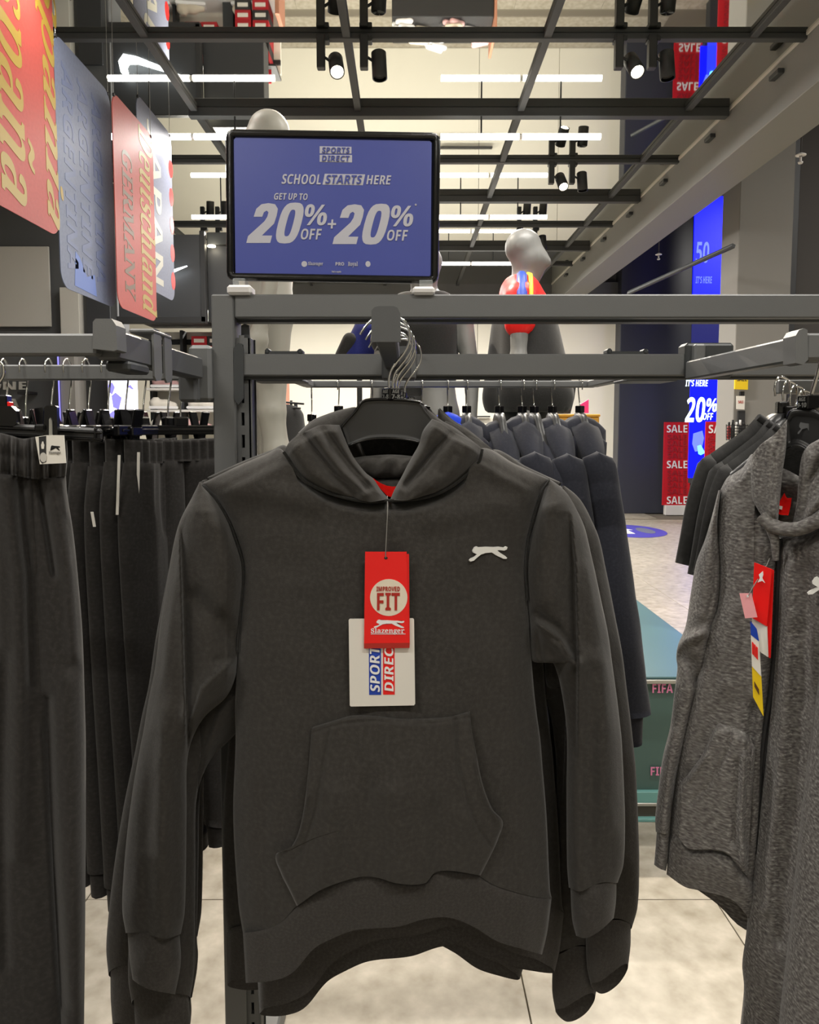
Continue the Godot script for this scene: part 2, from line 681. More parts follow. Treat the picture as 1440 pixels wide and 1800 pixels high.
	for k in ["ban_red", "ban_blue", "ban_grey"]:
		M[k].roughness = 0.5
		M[k].metallic_specular = 0.35
		M[k].backlight_enabled = true
		M[k].backlight = M[k].albedo_texture.color_ramp.colors[1] * 0.6
	M.ban_yellow = mat(Color(0.6, 0.5, 0.16), 0.5)
	M.ban_faint = mat(Color(0.33, 0.38, 0.52), 0.5)
	M.ban_deep = mat(Color(0.28, 0.4, 0.68), 0.5)
	M.ban_olive = mat(Color(0.36, 0.24, 0.12), 0.5)
	M.ban_cream = mat(Color(0.66, 0.65, 0.6), 0.5)
	# floor stone
	var s := mat(Color.WHITE, 0.42)
	s.albedo_texture = noise_tex(0.012, [Color(0.55, 0.515, 0.45), Color(0.62, 0.59, 0.53), Color(0.67, 0.64, 0.585), Color(0.73, 0.70, 0.645)], 1024, 5, 5)
	s.uv1_triplanar = true
	s.uv1_world_triplanar = true
	s.uv1_scale = Vector3.ONE * 0.9
	M.stone = s
	var s2: StandardMaterial3D = s.duplicate()
	s2.uv1_offset = Vector3(0.37, 0.2, 0.61)
	M.stone2 = s2
	M.grout = mat(Color(0.45, 0.42, 0.37), 0.9)

# ---------------------------------------------------------------- the scene
func _ready() -> void:
	cy = HORIZON + F * tan(deg_to_rad(PITCH))
	noise.seed = 4
	noise.frequency = 0.02
	noise.fractal_octaves = 3
	var cam := Camera3D.new()
	cam.name = "camera"
	cam.projection = Camera3D.PROJECTION_FRUSTUM
	cam.near = 0.05
	cam.far = 60.0
	cam.size = 1800.0 / F * cam.near
	cam.frustum_offset = Vector2((720.0 - CX) / F, -(900.0 - cy) / F) * cam.near
	cam.position = Vector3(0, EYE, 0)
	cam.rotation_degrees = Vector3(-PITCH, 0, 0)
	add_child(cam)
	cam.current = true
	var we := WorldEnvironment.new()
	we.name = "environment"
	var env := Environment.new()
	env.background_mode = Environment.BG_COLOR
	env.background_color = Color(0.02, 0.02, 0.022)
	env.tonemap_mode = Environment.TONE_MAPPER_LINEAR
	env.tonemap_exposure = 1.72
	env.sdfgi_enabled = true
	env.ssao_enabled = true
	env.ssil_enabled = true
	we.environment = env
	add_child(we)
	make_materials()
	ceiling_lamps()
	setting()
	far_things()
	rack()
	main_hoodie()
	pants_group()
	navy_group()
	grey_group()
	banners()

func area(n: String, parent: Node3D, at: Vector3, size: Vector2, energy: float, col := Color(1, 0.98, 0.95), rot := Vector3(-PI / 2, 0, 0)) -> void:
	var l := AreaLight3D.new()
	l.name = n
	l.area_size = size
	l.light_color = col
	l.light_energy = energy
	l.area_range = 40.0
	l.area_attenuation = 2.0
	l.shadow_enabled = true
	parent.add_child(l, true)
	l.position = at - parent.position
	l.rotation = rot

const TUBE_E := 2.2

func ceiling_lamps() -> void:
	var names := ["second row from the front", "third row back", "fourth row back"]
	var rows := [5.50, 7.55, 9.66, 3.44, 1.36, -0.74, -2.84]
	var power := [1.9, 2.4, 3.4, 1.1, 1.0, 0.9, 0.5]
	for i in rows.size():
		for c in 2:
			var d: float = rows[i]
			var x0: float = [-2.06, 0.237][c]
			var x1: float = [-0.91, 1.345][c]
			var y := EYE + CEIL - 0.195
			var where: String
			if i < 3:
				where = "long white tube lamp, %s row in view, %s the blue poster" % [["nearest", "middle", "farthest"][i], ["left of", "right of"][c]]
			else:
				where = "long white tube lamp out of view %s, %s one" % [["above the racks", "over the camera", "just behind the camera", "far behind the camera"][i - 3], ["left", "right"][c]]
			var t := thing("tube_lamp", where, "ceiling lamp", Vector3((x0 + x1) / 2, y, -d), "tube lamps under the ceiling")
			var mid := (x0 + x1) / 2
			for s in [[x0, mid - 0.012], [mid + 0.012, x1]]:
				var st := st_new()
				addtube(st, [Vector3(s[0], y, -d), Vector3(s[0] + 0.004, y, -d), Vector3(s[1] - 0.004, y, -d), Vector3(s[1], y, -d)], 0.021, 10)
				part("glowing_tube", done(st), M.tube, t)
			part("joint", tubem([Vector3(mid - 0.013, y, -d), Vector3(mid + 0.013, y, -d)], 0.018, 8), M.white_plastic, t)
			for rx in [x0 + 0.28, x1 - 0.28]:
				part("hanging_rod", tubem([Vector3(rx, y + 0.018, -d), Vector3(rx, EYE + CEIL, -d)], 0.006, 6), M.lamp_body, t)
			area("tube_light", t, Vector3(mid, y - 0.03, -d), Vector2(x1 - x0, 0.04), TUBE_E * power[i] * ([0.5, 1, 1, 0.4][i] if c == 0 and i in [0, 3] else 1.0) * (1.25 if c == 1 and i == 0 else 1.0))
	# track spots
	spot(575, 4.34, true, "lit black track spotlight on the nearest thin beam, above the blue poster")
	spot(650, 4.34, false, "unlit black track spotlight right of the lit one on the nearest thin beam")
	spot(1094, 4.34, true, "lit black track spotlight at the right end of the nearest thin beam")
	spot(1152, 4.34, false, "unlit black track spotlight at the far right end of the nearest thin beam")
	spot(974, 6.39, true, "small lit track spotlight on the second thin beam, right of the poster")
	spot(1010, 6.39, false, "small unlit track spotlight on the second thin beam, right of the poster")
	spot(916, 8.49, false, "tiny unlit track spotlight above the mannequin head, left one of its pair")
	spot(944, 8.49, false, "tiny unlit track spotlight above the mannequin head, right one of its pair")
	spot(364, 8.49, false, "tiny unlit track spotlight beside the poster's left edge, left one of its pair")
	spot(390, 8.49, false, "tiny unlit track spotlight beside the poster's left edge, right one of its pair")

func spot(px: float, d0: float, lit: bool, label: String) -> void:
	var y := EYE + CEIL
	var x := (px - CX) * d0 / F
	var d := d0 + 0.17
	var t := thing("track_spotlight", label, "spotlight", Vector3(x, y - 0.03, -d), "track spotlights on the ceiling beams")
	part("driver_box", boxm(Vector3(x - 0.03, y - 0.11, -d + 0.03), Vector3(0.045, 0.18, 0.05), 0.004), M.lamp_body, t)
	part("track_adapter", boxm(Vector3(x - 0.02, y - 0.035, -d + 0.01), Vector3(0.07, 0.03, 0.06), 0.004), M.lamp_body, t)
	var axis := Vector3(0.12, -0.75, 0.62).normalized() if lit else Vector3(0.05, -1.0, 0.1).normalized()
	var c := Vector3(x + 0.055, y - 0.18, -d + 0.03)
	var b := Basis(Quaternion(Vector3.UP, axis))
	part("pivot_arm", tubem([Vector3(x - 0.02, y - 0.13, -d + 0.03), c], 0.008, 6), M.lamp_body, t)
	part("lamp_can", lathe(c, [[0.0, -0.075], [0.036, -0.075], [0.042, -0.07], [0.042, 0.075], [0.036, 0.075], [0.034, 0.055], [0.0, 0.055]], 20, b), M.lamp_body, t)
	if lit:
		part("lens", lathe(c, [[0.0, 0.062], [0.034, 0.062], [0.034, 0.068], [0.022, 0.078], [0.0, 0.082]], 20, b), M.lamp_face, t)
		var l := SpotLight3D.new()
		l.name = "spot_light"
		l.light_color = Color(1.0, 0.95, 0.87)
		l.light_energy = 4.0
		l.light_size = 0.03
		l.spot_angle = 38.0
		l.spot_range = 30.0
		l.spot_attenuation = 2.0
		l.spot_angle_attenuation = 0.6
		l.shadow_enabled = true
		t.add_child(l, true)
		l.position = c + axis * 0.1 - t.position
		l.basis = Basis(Quaternion(Vector3.FORWARD, axis))
	else:
		part("lens", lathe(c, [[0.0, 0.058], [0.034, 0.058], [0.03, 0.062], [0.0, 0.064]], 16, b), M.black, t)

func setting() -> void:
	# floor: stone tiles 0.6 m, joints where the photograph shows them
	var fl := struct("floor", boxm(Vector3(0, -0.07, -4), Vector3(19, 0.12, 20), 0.0), M.grout)
	var tile := boxm(Vector3.ZERO, Vector3(0.597, 0.012, 0.597), 0.001)
	for i in 14:
		for j in 17:
			var o := part("floor_tile", tile, M.stone if (i * 7 + j * 5) % 3 else M.stone2, fl)
			o.position = Vector3(-0.017 + 0.6 * (i - 5), -0.006, -(2.10 - 0.3 + 0.6 * (j - 1)))
	var st := st_new()
	addbox(st, Vector3(-6.26, -0.006, -5.8), Vector3(6.4, 0.012, 12.8), 0)
	addbox(st, Vector3(7.2, -0.006, -5.8), Vector3(3.2, 0.012, 12.8), 0)
	addbox(st, Vector3(-0.5, -0.006, 3.1), Vector3(17, 0.012, 5.0), 0)
	addbox(st, Vector3(-0.5, -0.006, -11.75), Vector3(8.4, 0.012, 0.9), 0)
	part("floor_screed", done(st), M.stone, fl)
	# mirror ceiling over the shop, dark ceiling to the right
	struct("ceiling", boxm(Vector3(-2.65, EYE + CEIL + 0.05, -3.6), Vector3(9.8, 0.1, 18.4), 0.0), M.mirror)
	struct("ceiling", boxm(Vector3(5.3, EYE + 3.45, -4), Vector3(6.2, 0.1, 18.4), 0.0), M.brown)
	# bulkhead between the two
	var z0 := -12.3
	var z1 := 5.6
	var bk := struct("trim_1", boxm(Vector3(2.41, EYE + 2.67, (z0 + z1) / 2), Vector3(0.33, 1.58, z1 - z0), 0.004), M.soffit)
	part("bulkhead_edge", boxm(Vector3(2.243, EYE + 2.195, (z0 + z1) / 2), Vector3(0.012, 0.02, z1 - z0), 0.002), M.panel_grey, bk)
	for k in 7:
		part("beam_bracket", boxm(Vector3(2.225, EYE + 2.11, -(4.5 + 1.02 * k + 0.3)), Vector3(0.04, 0.03, 0.12), 0.004), M.beam, bk)
	# beams under the mirror
	var n := 2
	for k in 10:
		var d := 4.51 + 1.015 * (k - 3)
		var thick := k % 2 == 0
		var h := 0.06 if thick else 0.032
		struct("trim_%d" % n, boxm(Vector3(-2.6 if not thick else 0.36, EYE + CEIL - h / 2, -d), Vector3(9.7 if not thick else 3.74, h, 0.07 if thick else 0.05), 0.003), M.beam)
		n += 1
	for x in [-3.73, -2.6, -1.47, -0.337, 0.79, 1.945]:
		struct("trim_%d" % n, boxm(Vector3(x, EYE + CEIL - 0.014, -6.0), Vector3(0.045, 0.028, 12.6), 0.003), M.beam)
		n += 1
	# walls
	var w := struct("wall_back", boxm(Vector3(0.4, 2.45, -12.35), Vector3(15.6, 4.9, 0.3), 0.0), M.wall_dark)
	part("white_wall_panel", boxm(Vector3(-2.9, 1.48, -12.19), Vector3(5.6, 2.95, 0.03), 0.003), M.wall_white, w)
	for k in 3:
		part("white_wall_panel", boxm(Vector3(0.5 + 1.22 * k, 1.48, -12.19), Vector3(1.214, 2.95, 0.03), 0.003), M.wall_white, w)
	part("header_band", boxm(Vector3(0.2, EYE + 1.93, -12.15), Vector3(6.6, 0.6, 0.12), 0.004), M.wall_dark, w)
	struct("wall_left", boxm(Vector3(-7.0, 1.8, -3.6), Vector3(0.3, 3.9, 18.4), 0.0), M.wall_dark)
	struct("wall_right", boxm(Vector3(8.3, 2.45, -3.6), Vector3(0.3, 4.9, 18.4), 0.0), M.wall_grey)
	struct("wall_front", boxm(Vector3(0.5, 2.45, 5.5), Vector3(16.0, 4.9, 0.3), 0.0), M.wall_white)
	# dark gloss pillar and the grey pillar on the right
	struct("wall_pillar", boxm(Vector3((1087.0 + 1260 - 2 * CX) / 2 * 11.9 / F, 2.38, -12.05), Vector3(175.0 * 11.9 / F, 4.76, 0.3), 0.01), M.wall_navy)
	struct("wall_column", boxm(Vector3(3.34, 2.38, -7.5), Vector3(0.5, 4.76, 0.4), 0.006), M.wall_grey)
	struct("wall_partition", boxm(Vector3(3.64, 2.38, -7.55), Vector3(0.1, 4.76, 0.3), 0.004), M.wall_black)
	struct("wall_side", boxm(Vector3(5.2, 2.38, -7.7), Vector3(3.0, 4.76, 0.2), 0.004), M.brown)
	# lamps of the right hand zone, out of view
	for k in 3:
		var d := [8.8, 4.5, 0.5][k] as float
		var t := thing("panel_lamp", "square ceiling panel lamp over the right walkway, %s, out of view" % ["far one", "middle one", "near one"][k], "ceiling lamp", Vector3(5.4, EYE + 3.36, -d))
		part("lamp_frame", boxm(Vector3(5.4, EYE + 3.38, -d), Vector3(0.66, 0.04, 0.66), 0.004), M.white_plastic, t)
		part("diffuser", boxm(Vector3(5.4, EYE + 3.355, -d), Vector3(0.6, 0.012, 0.6), 0.002), M.tube, t)
		area("panel_light", t, Vector3(5.4, EYE + 3.34, -d), Vector2(0.6, 0.6), 5.5)

# ---------------------------------------------------------------- things at the back
func far_things() -> void:
	sale_banner(1168, 742, 1212, 888, 11.7, "red SALE banner stand in front of the dark pillar, left of the blue screen")
	sale_banner(1241, 741, 1290, 905, 10.3, "red SALE banner stand in front of the blue screen, right of its twin")
	led_screen()
	# sprinklers
	for k in 2:
		var p := P([1408.0, 1158.0][k], [272.0, 447.0][k], [5.58, 8.83][k])
		var t := thing("sprinkler", ["near white ceiling sprinkler head, upper right against the dark wall", "far white ceiling sprinkler head, small, left of the blue screen"][k], "sprinkler", p)
		part("drop_pipe", tubem([p + Vector3(0, 0.0, 0), Vector3(p.x, EYE + 3.4, p.z)], 0.006, 6), M.brown, t)
		part("collar", lathe(p, [[0.0, 0.012], [0.012, 0.012], [0.036, 0.0], [0.036, -0.006], [0.012, -0.01], [0.0, -0.01]], 16), M.white_plastic, t)
		part("deflector", lathe(p, [[0.0, -0.062], [0.014, -0.062], [0.018, -0.05], [0.008, -0.044], [0.008, -0.008], [0.0, -0.008]], 12), M.white_plastic, t)
	# little things on the grey column
	var sg := thing("yellow_sign", "small yellow sign fixed to the grey column on the right", "sign", P(1304, 672, 7.28))
	part("sign_board", prismpx(V([1293, 645, 1316, 645, 1315, 685, 1292, 684]), 7.2, 0.02), M.yellow, sg)
	part("sign_mark", prismpx(V([1299, 650, 1304, 650, 1304, 656, 1299, 656]), 7.195, 0.003), M.black, sg)
	part("lettering", textpx("SALE", 1296, 662, 1313, 670, 7.198), M.black, sg)
	var pn := thing("paper_notice", "white paper notice with red print on the grey column, below the yellow sign", "notice", P(1303, 708, 7.28))
	part("sheet", prismpx(V([1295, 696, 1310, 696, 1309, 720, 1295, 719]), 7.24, 0.006), M.paper_white, pn)
	part("lettering", textpx("SALE", 1298, 704, 1307, 709, 7.236), M.brick_red, pn)
	part("clip", boxpx(1302, 688, 1309, 696, 7.25, 0.03), M.black, pn)
	var wb := thing("wire_basket", "small black wire basket holding bottles on the grey column", "basket", P(1295, 775, 7.2))
	var st := st_new()
	for k in 6:
		var y := 748.0 + 5 * k
		addtube(st, [P(1277, y, 7.28), P(1277, y, 7.12), P(1315, y, 7.12), P(1315, y, 7.28)], 0.004, 4)
	for k in 9:
		addtube(st, [P(1277 + 4.75 * k, 746, 7.12), P(1277 + 4.75 * k, 774, 7.12)], 0.004, 4)
	part("wire_grid", done(st), M.black, wb)
	part("back_plate", boxpx(1298, 722, 1309, 770, 7.27, 0.02), M.mid_black, wb)
	for k in 5:
		var b := P(1281 + 6.5 * k, 772, 7.2)
		var bt := thing("bottle", "%s small bottle in the wire basket on the grey column" % ["leftmost", "second from left", "middle white capped", "second from right", "rightmost"][k], "bottle", b, "bottles in the wire basket")
		part("bottle_body", lathe(b, [[0.0, 0.0], [0.014, 0.0], [0.016, 0.02], [0.016, 0.11], [0.009, 0.13], [0.0, 0.13]], 12), [M.dark_red, M.mid_black, M.paper_white, M.mid_black, M.black][k], bt)
		part("cap", lathe(b, [[0.0, 0.13], [0.01, 0.13], [0.01, 0.16 + 0.02 * (k % 2)], [0.0, 0.16 + 0.02 * (k % 2)]], 10), [M.black, M.black, M.white, M.white_plastic, M.black][k], bt)
	# floor decal
	var c := P(1105, 934, 9.9)
	var dt := thing("floor_decal", "round violet floor sticker with white arrows", "floor sticker", Vector3(c.x, 0.0, c.z))
	var flat := Transform3D(Basis(Vector3.RIGHT, -PI / 2), Vector3(c.x, 0.004, c.z))
	part("disc", prismm(disc(0, 0, 0.46, 0.62, 40), flat, 0.003), M.decal, dt)
	flat.origin.y = 0.0062
	part("arrow", prismm(PackedVector2Array([Vector2(-0.12, -0.3), Vector2(0.0, -0.3), Vector2(0.0, 0.05), Vector2(0.07, 0.05), Vector2(-0.06, 0.32), Vector2(-0.19, 0.05), Vector2(-0.12, 0.05)]), flat, 0.002), M.white, dt)
	var bolt := prismm(disc(0.22, 0.0, 0.1, 0.28, 14), flat, 0.002)
	part("ring_mark", bolt, M.ban_grey, dt)
	plinth()
	mannequins()
	display_bits()
	left_wall()

func sale_banner(x0: float, y0: float, x1: float, y1: float, d: float, label: String) -> void:
	var base := P((x0 + x1) / 2, y1, d)
	var t := thing("sale_banner", label, "banner", Vector3(base.x, 0, base.z), "red sale banners")
	part("banner_sheet", boxpx(x0, y0, x1, y1, d, 0.02), M.sale, t)
	var bw := absf(P(x1, y1, d).x - P(x0, y1, d).x)
	part("stand_base", boxm(Vector3(base.x, 0.05 + (base.y - 0.1) * 0.5, -d - 0.01), Vector3(bw * 0.96, base.y + 0.0, 0.1), 0.006), M.white_plastic, t)
	var h := y1 - y0
	var w := x1 - x0
	for r in 3:
		var y := y0 + h * (0.035 + 0.43 * r)
		part("lettering", textpx("SALE", x0 + w * 0.1, y, x1 - w * 0.08, y + h * 0.09, d - 0.012), M.white, t)
		if r == 2:
			break
		for k in 4:
			var yy := y + h * (0.115 + 0.075 * k)
			part("outline_lettering", textpx("SALE", x0 + w * 0.12, yy, x1 - w * 0.1, yy + h * 0.062, d - 0.011), M.sale_dim, t)

func led_screen() -> void:
	var d := 10.8
	var base := P(1250, 842, d)
	var t := thing("led_screen", "tall glowing blue advertising screen with 20% OFF, behind the SALE banners", "screen", Vector3(base.x, 0.0, base.z))
	part("screen_housing", prismpx(V([1227, 335, 1291, 335, 1275, 850, 1217, 850]), d + 0.022, 0.16), M.wall_black, t)
	part("screen_foot", boxm(Vector3(base.x, 0.3, -d - 0.1), Vector3(0.4, 0.62, 0.14), 0.006), M.wall_black, t)
	part("display_panel", prismpx(V([1222, 345, 1291, 345, 1286, 560, 1217, 560]), d, 0.02), M.led_blue, t)
	part("display_panel", prismpx(V([1217, 560, 1286, 560, 1285, 606, 1216, 606]), d, 0.02), M.led_navy, t)
	part("display_panel", prismpx(V([1216, 606, 1285, 606, 1276, 840, 1210, 840]), d, 0.02), M.led_blue, t)
	part("lettering", textpx("IT'S HERE", 1205, 668, 1245, 679, d - 0.002, 0.2), M.led_white, t)
	part("lettering", textpx("20", 1204, 698, 1240, 742, d - 0.002, 0.2), M.led_white, t)
	part("lettering", textpx("%", 1242, 700, 1261, 724, d - 0.002, 0.2), M.led_white, t)
	part("lettering", textpx("OFF", 1236, 726, 1254, 738, d - 0.002, 0.2), M.led_white, t)
	part("pictured_figure", prismpx(V([1219, 762, 1235, 757, 1238, 770, 1233, 792, 1222, 794, 1217, 780]), d - 0.001, 0.002), M.led_grey, t)
	part("pictured_shoe", prismpx(V([1226, 784, 1232, 782, 1240, 796, 1232, 800, 1228, 798]), d - 0.002, 0.002), M.led_cyan, t)
	part("lettering", textpx("50", 1223, 425, 1247, 462, d - 0.002, 0.15), M.led_grey, t)
	part("lettering", textpx("IT'S HERE", 1223, 486, 1252, 498, d - 0.002, 0.15), M.led_grey, t)
	area("screen_light", t, Vector3(base.x, 1.6, -d + 0.05), Vector2(0.5, 2.0), 0.35, Color(0.15, 0.2, 1.0), Vector3(0, PI, 0))
	# dark rail that crosses in front of it
	solo("ceiling_rail", tubem([P(1105, 515, 8.2), P(1290, 432, 6.6)], 0.022, 4), M.beam, "dark slanting rail crossing in front of the blue screen", "rail")

func plinth() -> void:
	var d := -plane(1150, 1441, 0.0).z
	var top := P(1150, 1190, d).y
	var x1 := plane(1197, 1112, top).x
	var xm := x1 * 0.5
	var dm := d + 0.85
	var t := thing("display_plinth", "teal display plinth with pink FIFA 26 lettering between the hoodies", "plinth", Vector3(xm, 0, -dm))
	part("plinth_top", boxm(Vector3(xm, top - 0.01, -dm), Vector3(x1, 0.02, 1.7), 0.003), M.teal, t)
	part("plinth_front", boxm(Vector3(xm, top / 2 + 0.03, -dm), Vector3(x1 - 0.01, top - 0.08, 1.69), 0.003), M.teal_dark, t)
	part("top_edge", boxm(Vector3(xm, top - 0.015, -d + 0.004), Vector3(x1, 0.014, 0.01), 0.002), M.silver, t)
	part("light_band", boxm(Vector3(xm, 0.085, -d + 0.002), Vector3(x1 - 0.01, 0.04, 0.02), 0.002), M.teal_light, t)
	part("silver_strip", boxm(Vector3(xm, 0.06, -d + 0.004), Vector3(x1 - 0.01, 0.012, 0.02), 0.002), M.silver, t)
	part("kick_board", boxm(Vector3(xm, 0.03, -d - 0.01), Vector3(x1 - 0.03, 0.05, 0.02), 0.002), M.kick, t)
	part("foot_rail", boxm(Vector3(xm, 0.006, -d + 0.002), Vector3(x1 - 0.01, 0.012, 0.03), 0.002), M.teal_light, t)
	for k in 3:
		part("lettering", textpx("FIFA", 1147 - 150 * k, 1202, 1183 - 150 * k, 1218, d - 0.003), M.pink_text, t)
		part("lettering", textpx("FIFA", 1144 - 150 * k, 1348, 1180 - 150 * k, 1363, d - 0.003), M.pink_text, t)
		part("lettering", textpx("26", 1090 - 150 * k, 1348, 1113 - 150 * k, 1363, d - 0.003), M.pink_text, t)

func body_bones() -> Array:
	var b := []
	b.append([Vector3(0, 1.655, 0.01), Vector3(0, 1.70, -0.015), 0.08, 0.09])
	b.append([Vector3(0, 1.585, 0.035), Vector3(0, 1.63, 0.04), 0.05, 0.062])
	b.append([Vector3(0, 1.64, 0.095), Vector3(0, 1.622, 0.108), 0.01, 0.014])
	b.append([Vector3(0, 1.48, -0.02), Vector3(0, 1.62, 0.0), 0.066, 0.062])
	b.append([Vector3(-0.07, 1.455, -0.02), Vector3(0.07, 1.455, -0.02), 0.085, 0.085])
	for s in [-1.0, 1.0]:
		b.append([Vector3(0.05 * s, 1.36, 0.0), Vector3(0.06 * s, 1.12, 0.0), 0.125, 0.095])
		b.append([Vector3(0.06 * s, 1.1, 0.0), Vector3(0.075 * s, 0.94, 0.0), 0.095, 0.105])
		b.append([Vector3(0.09 * s, 1.475, -0.02), Vector3(0.195 * s, 1.43, -0.01), 0.068, 0.058])
		b.append([Vector3(0.2 * s, 1.42, -0.01), Vector3(0.25 * s, 1.13, -0.01), 0.052, 0.04])
		b.append([Vector3(0.25 * s, 1.13, -0.01), Vector3(0.262 * s, 0.88, 0.04), 0.041, 0.027])
		b.append([Vector3(0.263 * s, 0.86, 0.045), Vector3(0.262 * s, 0.80, 0.06), 0.027, 0.03])
		for k in 4:
			b.append([Vector3(0.262 * s, 0.79, 0.036 + 0.018 * k), Vector3(0.252 * s, 0.70 + 0.008 * absf(k - 1.5), 0.045 + 0.018 * k), 0.0105, 0.008])
		b.append([Vector3(0.255 * s, 0.84, 0.07), Vector3(0.24 * s, 0.77, 0.105), 0.012, 0.009])
		b.append([Vector3(0.09 * s, 0.9, 0.0), Vector3(0.11 * s, 0.52, 0.0), 0.095, 0.058])
		b.append([Vector3(0.11 * s, 0.5, 0.0), Vector3(0.115 * s, 0.33, -0.02), 0.056, 0.055])
		b.append([Vector3(0.115 * s, 0.33, -0.02), Vector3(0.12 * s, 0.09, -0.02), 0.055, 0.035])
		b.append([Vector3(0.12 * s, 0.055, -0.03), Vector3(0.14 * s, 0.035, 0.13), 0.042, 0.03])
	return b

func inflate(list: Array, r: float) -> Array:
	var out := []
	for b in list:
		out.append([b[0], b[1], b[2] + r, b[3] + r])
	return out

func mannequins() -> void:
	var bones := body_bones()
	var body := field(bones, 0.016)
	var torso := bones.slice(4, 5)
	var legs := []
	for s in 2:
		var o := 5 + s * 13
		torso.append_array([bones[o], bones[o + 1], bones[o + 2], [bones[o + 3][0], bones[o + 3][0].lerp(bones[o + 3][1], 0.38), 0.056, 0.058]])
		legs.append_array([bones[o + 1], bones[o + 10]])
	var jersey := field(inflate(torso, 0.016), 0.017, 0.86, 1.552)
	var shorts := field(inflate(legs, 0.026), 0.018, 0.55, 1.02)
	# the one whose red shoulders show above the beam
	var d := 3.95
	var base := Vector3((925 - CX) * (d - 0.07) / F, 0.49, -d)
	var a := make_mannequin(body, M.mannequin, "grey mannequin in a red jersey with dark shorts, standing right of the blue poster", base)
	part_l("jersey", jersey, M.red, a)
	part_l("shorts", shorts, M.tee, a)
	for s in [-1.0, 1.0]:
		part_l("shoulder_stripe", tubem([Vector3(0.085 * s, 1.555, 0.015), Vector3(0.14 * s, 1.54, 0.03), Vector3(0.2 * s, 1.505, 0.035), Vector3(0.25 * s, 1.46, 0.04), Vector3(0.275 * s, 1.37, 0.04)], 0.012, 6), M.yellow, a)
		part_l("shoulder_panel", tubem([Vector3(0.09 * s, 1.54, -0.01), Vector3(0.15 * s, 1.535, -0.01), Vector3(0.21 * s, 1.5, -0.005), Vector3(0.262 * s, 1.44, 0.0), Vector3(0.29 * s, 1.34, 0.0)], 0.026, 8), M.blue, a)
	part_l("sleeve_hem", tubem([Vector3(-0.232, 1.335, -0.01), Vector3(-0.2345, 1.315, -0.01)], 0.071, 14), M.navy_blue, a)
	part_l("draped_sweatshirt", field([[Vector3(-0.09, 1.33, 0.02), Vector3(-0.13, 0.98, 0.06), 0.135, 0.18], [Vector3(0.09, 1.33, 0.02), Vector3(0.08, 0.98, 0.05), 0.135, 0.17], [Vector3(0, 1.3, -0.03), Vector3(0, 0.98, -0.04), 0.14, 0.17]], 0.02, 0.9, 1.40), M.tee, a)
	a.rotation.y = 1.35
	a.scale = Vector3.ONE * 1.035
	# pale one behind the post, head above the poster
	d = 3.45
	base = Vector3((474 - CX) * d / F, 0.895, -d)
	var b := make_mannequin(body, M.mannequin_pale, "pale mannequin standing behind the blue poster, bare legs beside the rack post", base)
	part_l("shirt", jersey, M.offwhite, b)
	part_l("shorts", field(inflate(legs, 0.022), 0.018, 0.80, 1.02), M.offwhite, b)
	b.rotation.y = -1.3
	b.scale = Vector3.ONE * 1.02
	# tall display box it stands on
	var q := thing("display_box", "dark tall display box carrying the pale mannequin", "display box", Vector3(base.x, 0, -d))
	part("box_body", boxm(Vector3(base.x, 0.4275, -d), Vector3(0.62, 0.855, 0.62), 0.006), M.mid_black, q)
	part("box_top", boxm(Vector3(base.x, 0.875, -d), Vector3(0.66, 0.04, 0.66), 0.006), M.beam, q)
	# dark clothed one behind the hanging arm
	d = 4.0
	base = Vector3((745 - CX) * d / F, 0.49, -d)
	var c := make_mannequin(body, M.mannequin, "grey mannequin in a black top and black shorts, behind the hanging arm", base)
	part_l("top", jersey, M.tee, c)
	part_l("shorts", shorts, M.tee, c)
	c.rotation.y = -0.3
	# navy rucksack like garment left of the arm
	d = 4.3
	base = P(632, 628, d)
	var g := thing("navy_top", "crumpled navy and black top on a stand, left of the hanging arm", "top", Vector3(base.x, 0.0, -d))
	part("cloth_body", field([[base + Vector3(-0.02, 0.0, 0), base + Vector3(0.02, 0.16, 0), 0.09, 0.05], [base + Vector3(0.07, -0.02, 0.02), base + Vector3(0.05, 0.14, 0.03), 0.07, 0.05]], 0.012, base.y - 0.01, 9.0, 0.02), M.navy_blue, g)
	part("sleeve", field([[base + Vector3(-0.09, 0.0, 0.03), base + Vector3(-0.05, 0.09, 0.05), 0.045, 0.04]], 0.012, base.y - 0.01, 9.0, 0.02), M.tee, g)
	part("stand", tubem([Vector3(base.x, 0.0, -d), Vector3(base.x, base.y + 0.06, -d)], 0.015, 8), M.dark_steel, g)

func part_l(n: String, mesh: Mesh, m: Material, parent: Node3D) -> void:      # a part whose mesh is in the thing's own axes
	part(n, mesh, m, parent).position = Vector3.ZERO

func make_mannequin(body: Mesh, m: Material, label: String, base: Vector3) -> Node3D:
	var t := thing("mannequin", label, "mannequin", base)
	part_l("figure", body, m, t)
	part_l("base_plate", lathe(Vector3.ZERO, [[0.0, 0.0], [0.2, 0.0], [0.2, 0.008], [0.0, 0.01]], 28), M.silver, t)
	return t

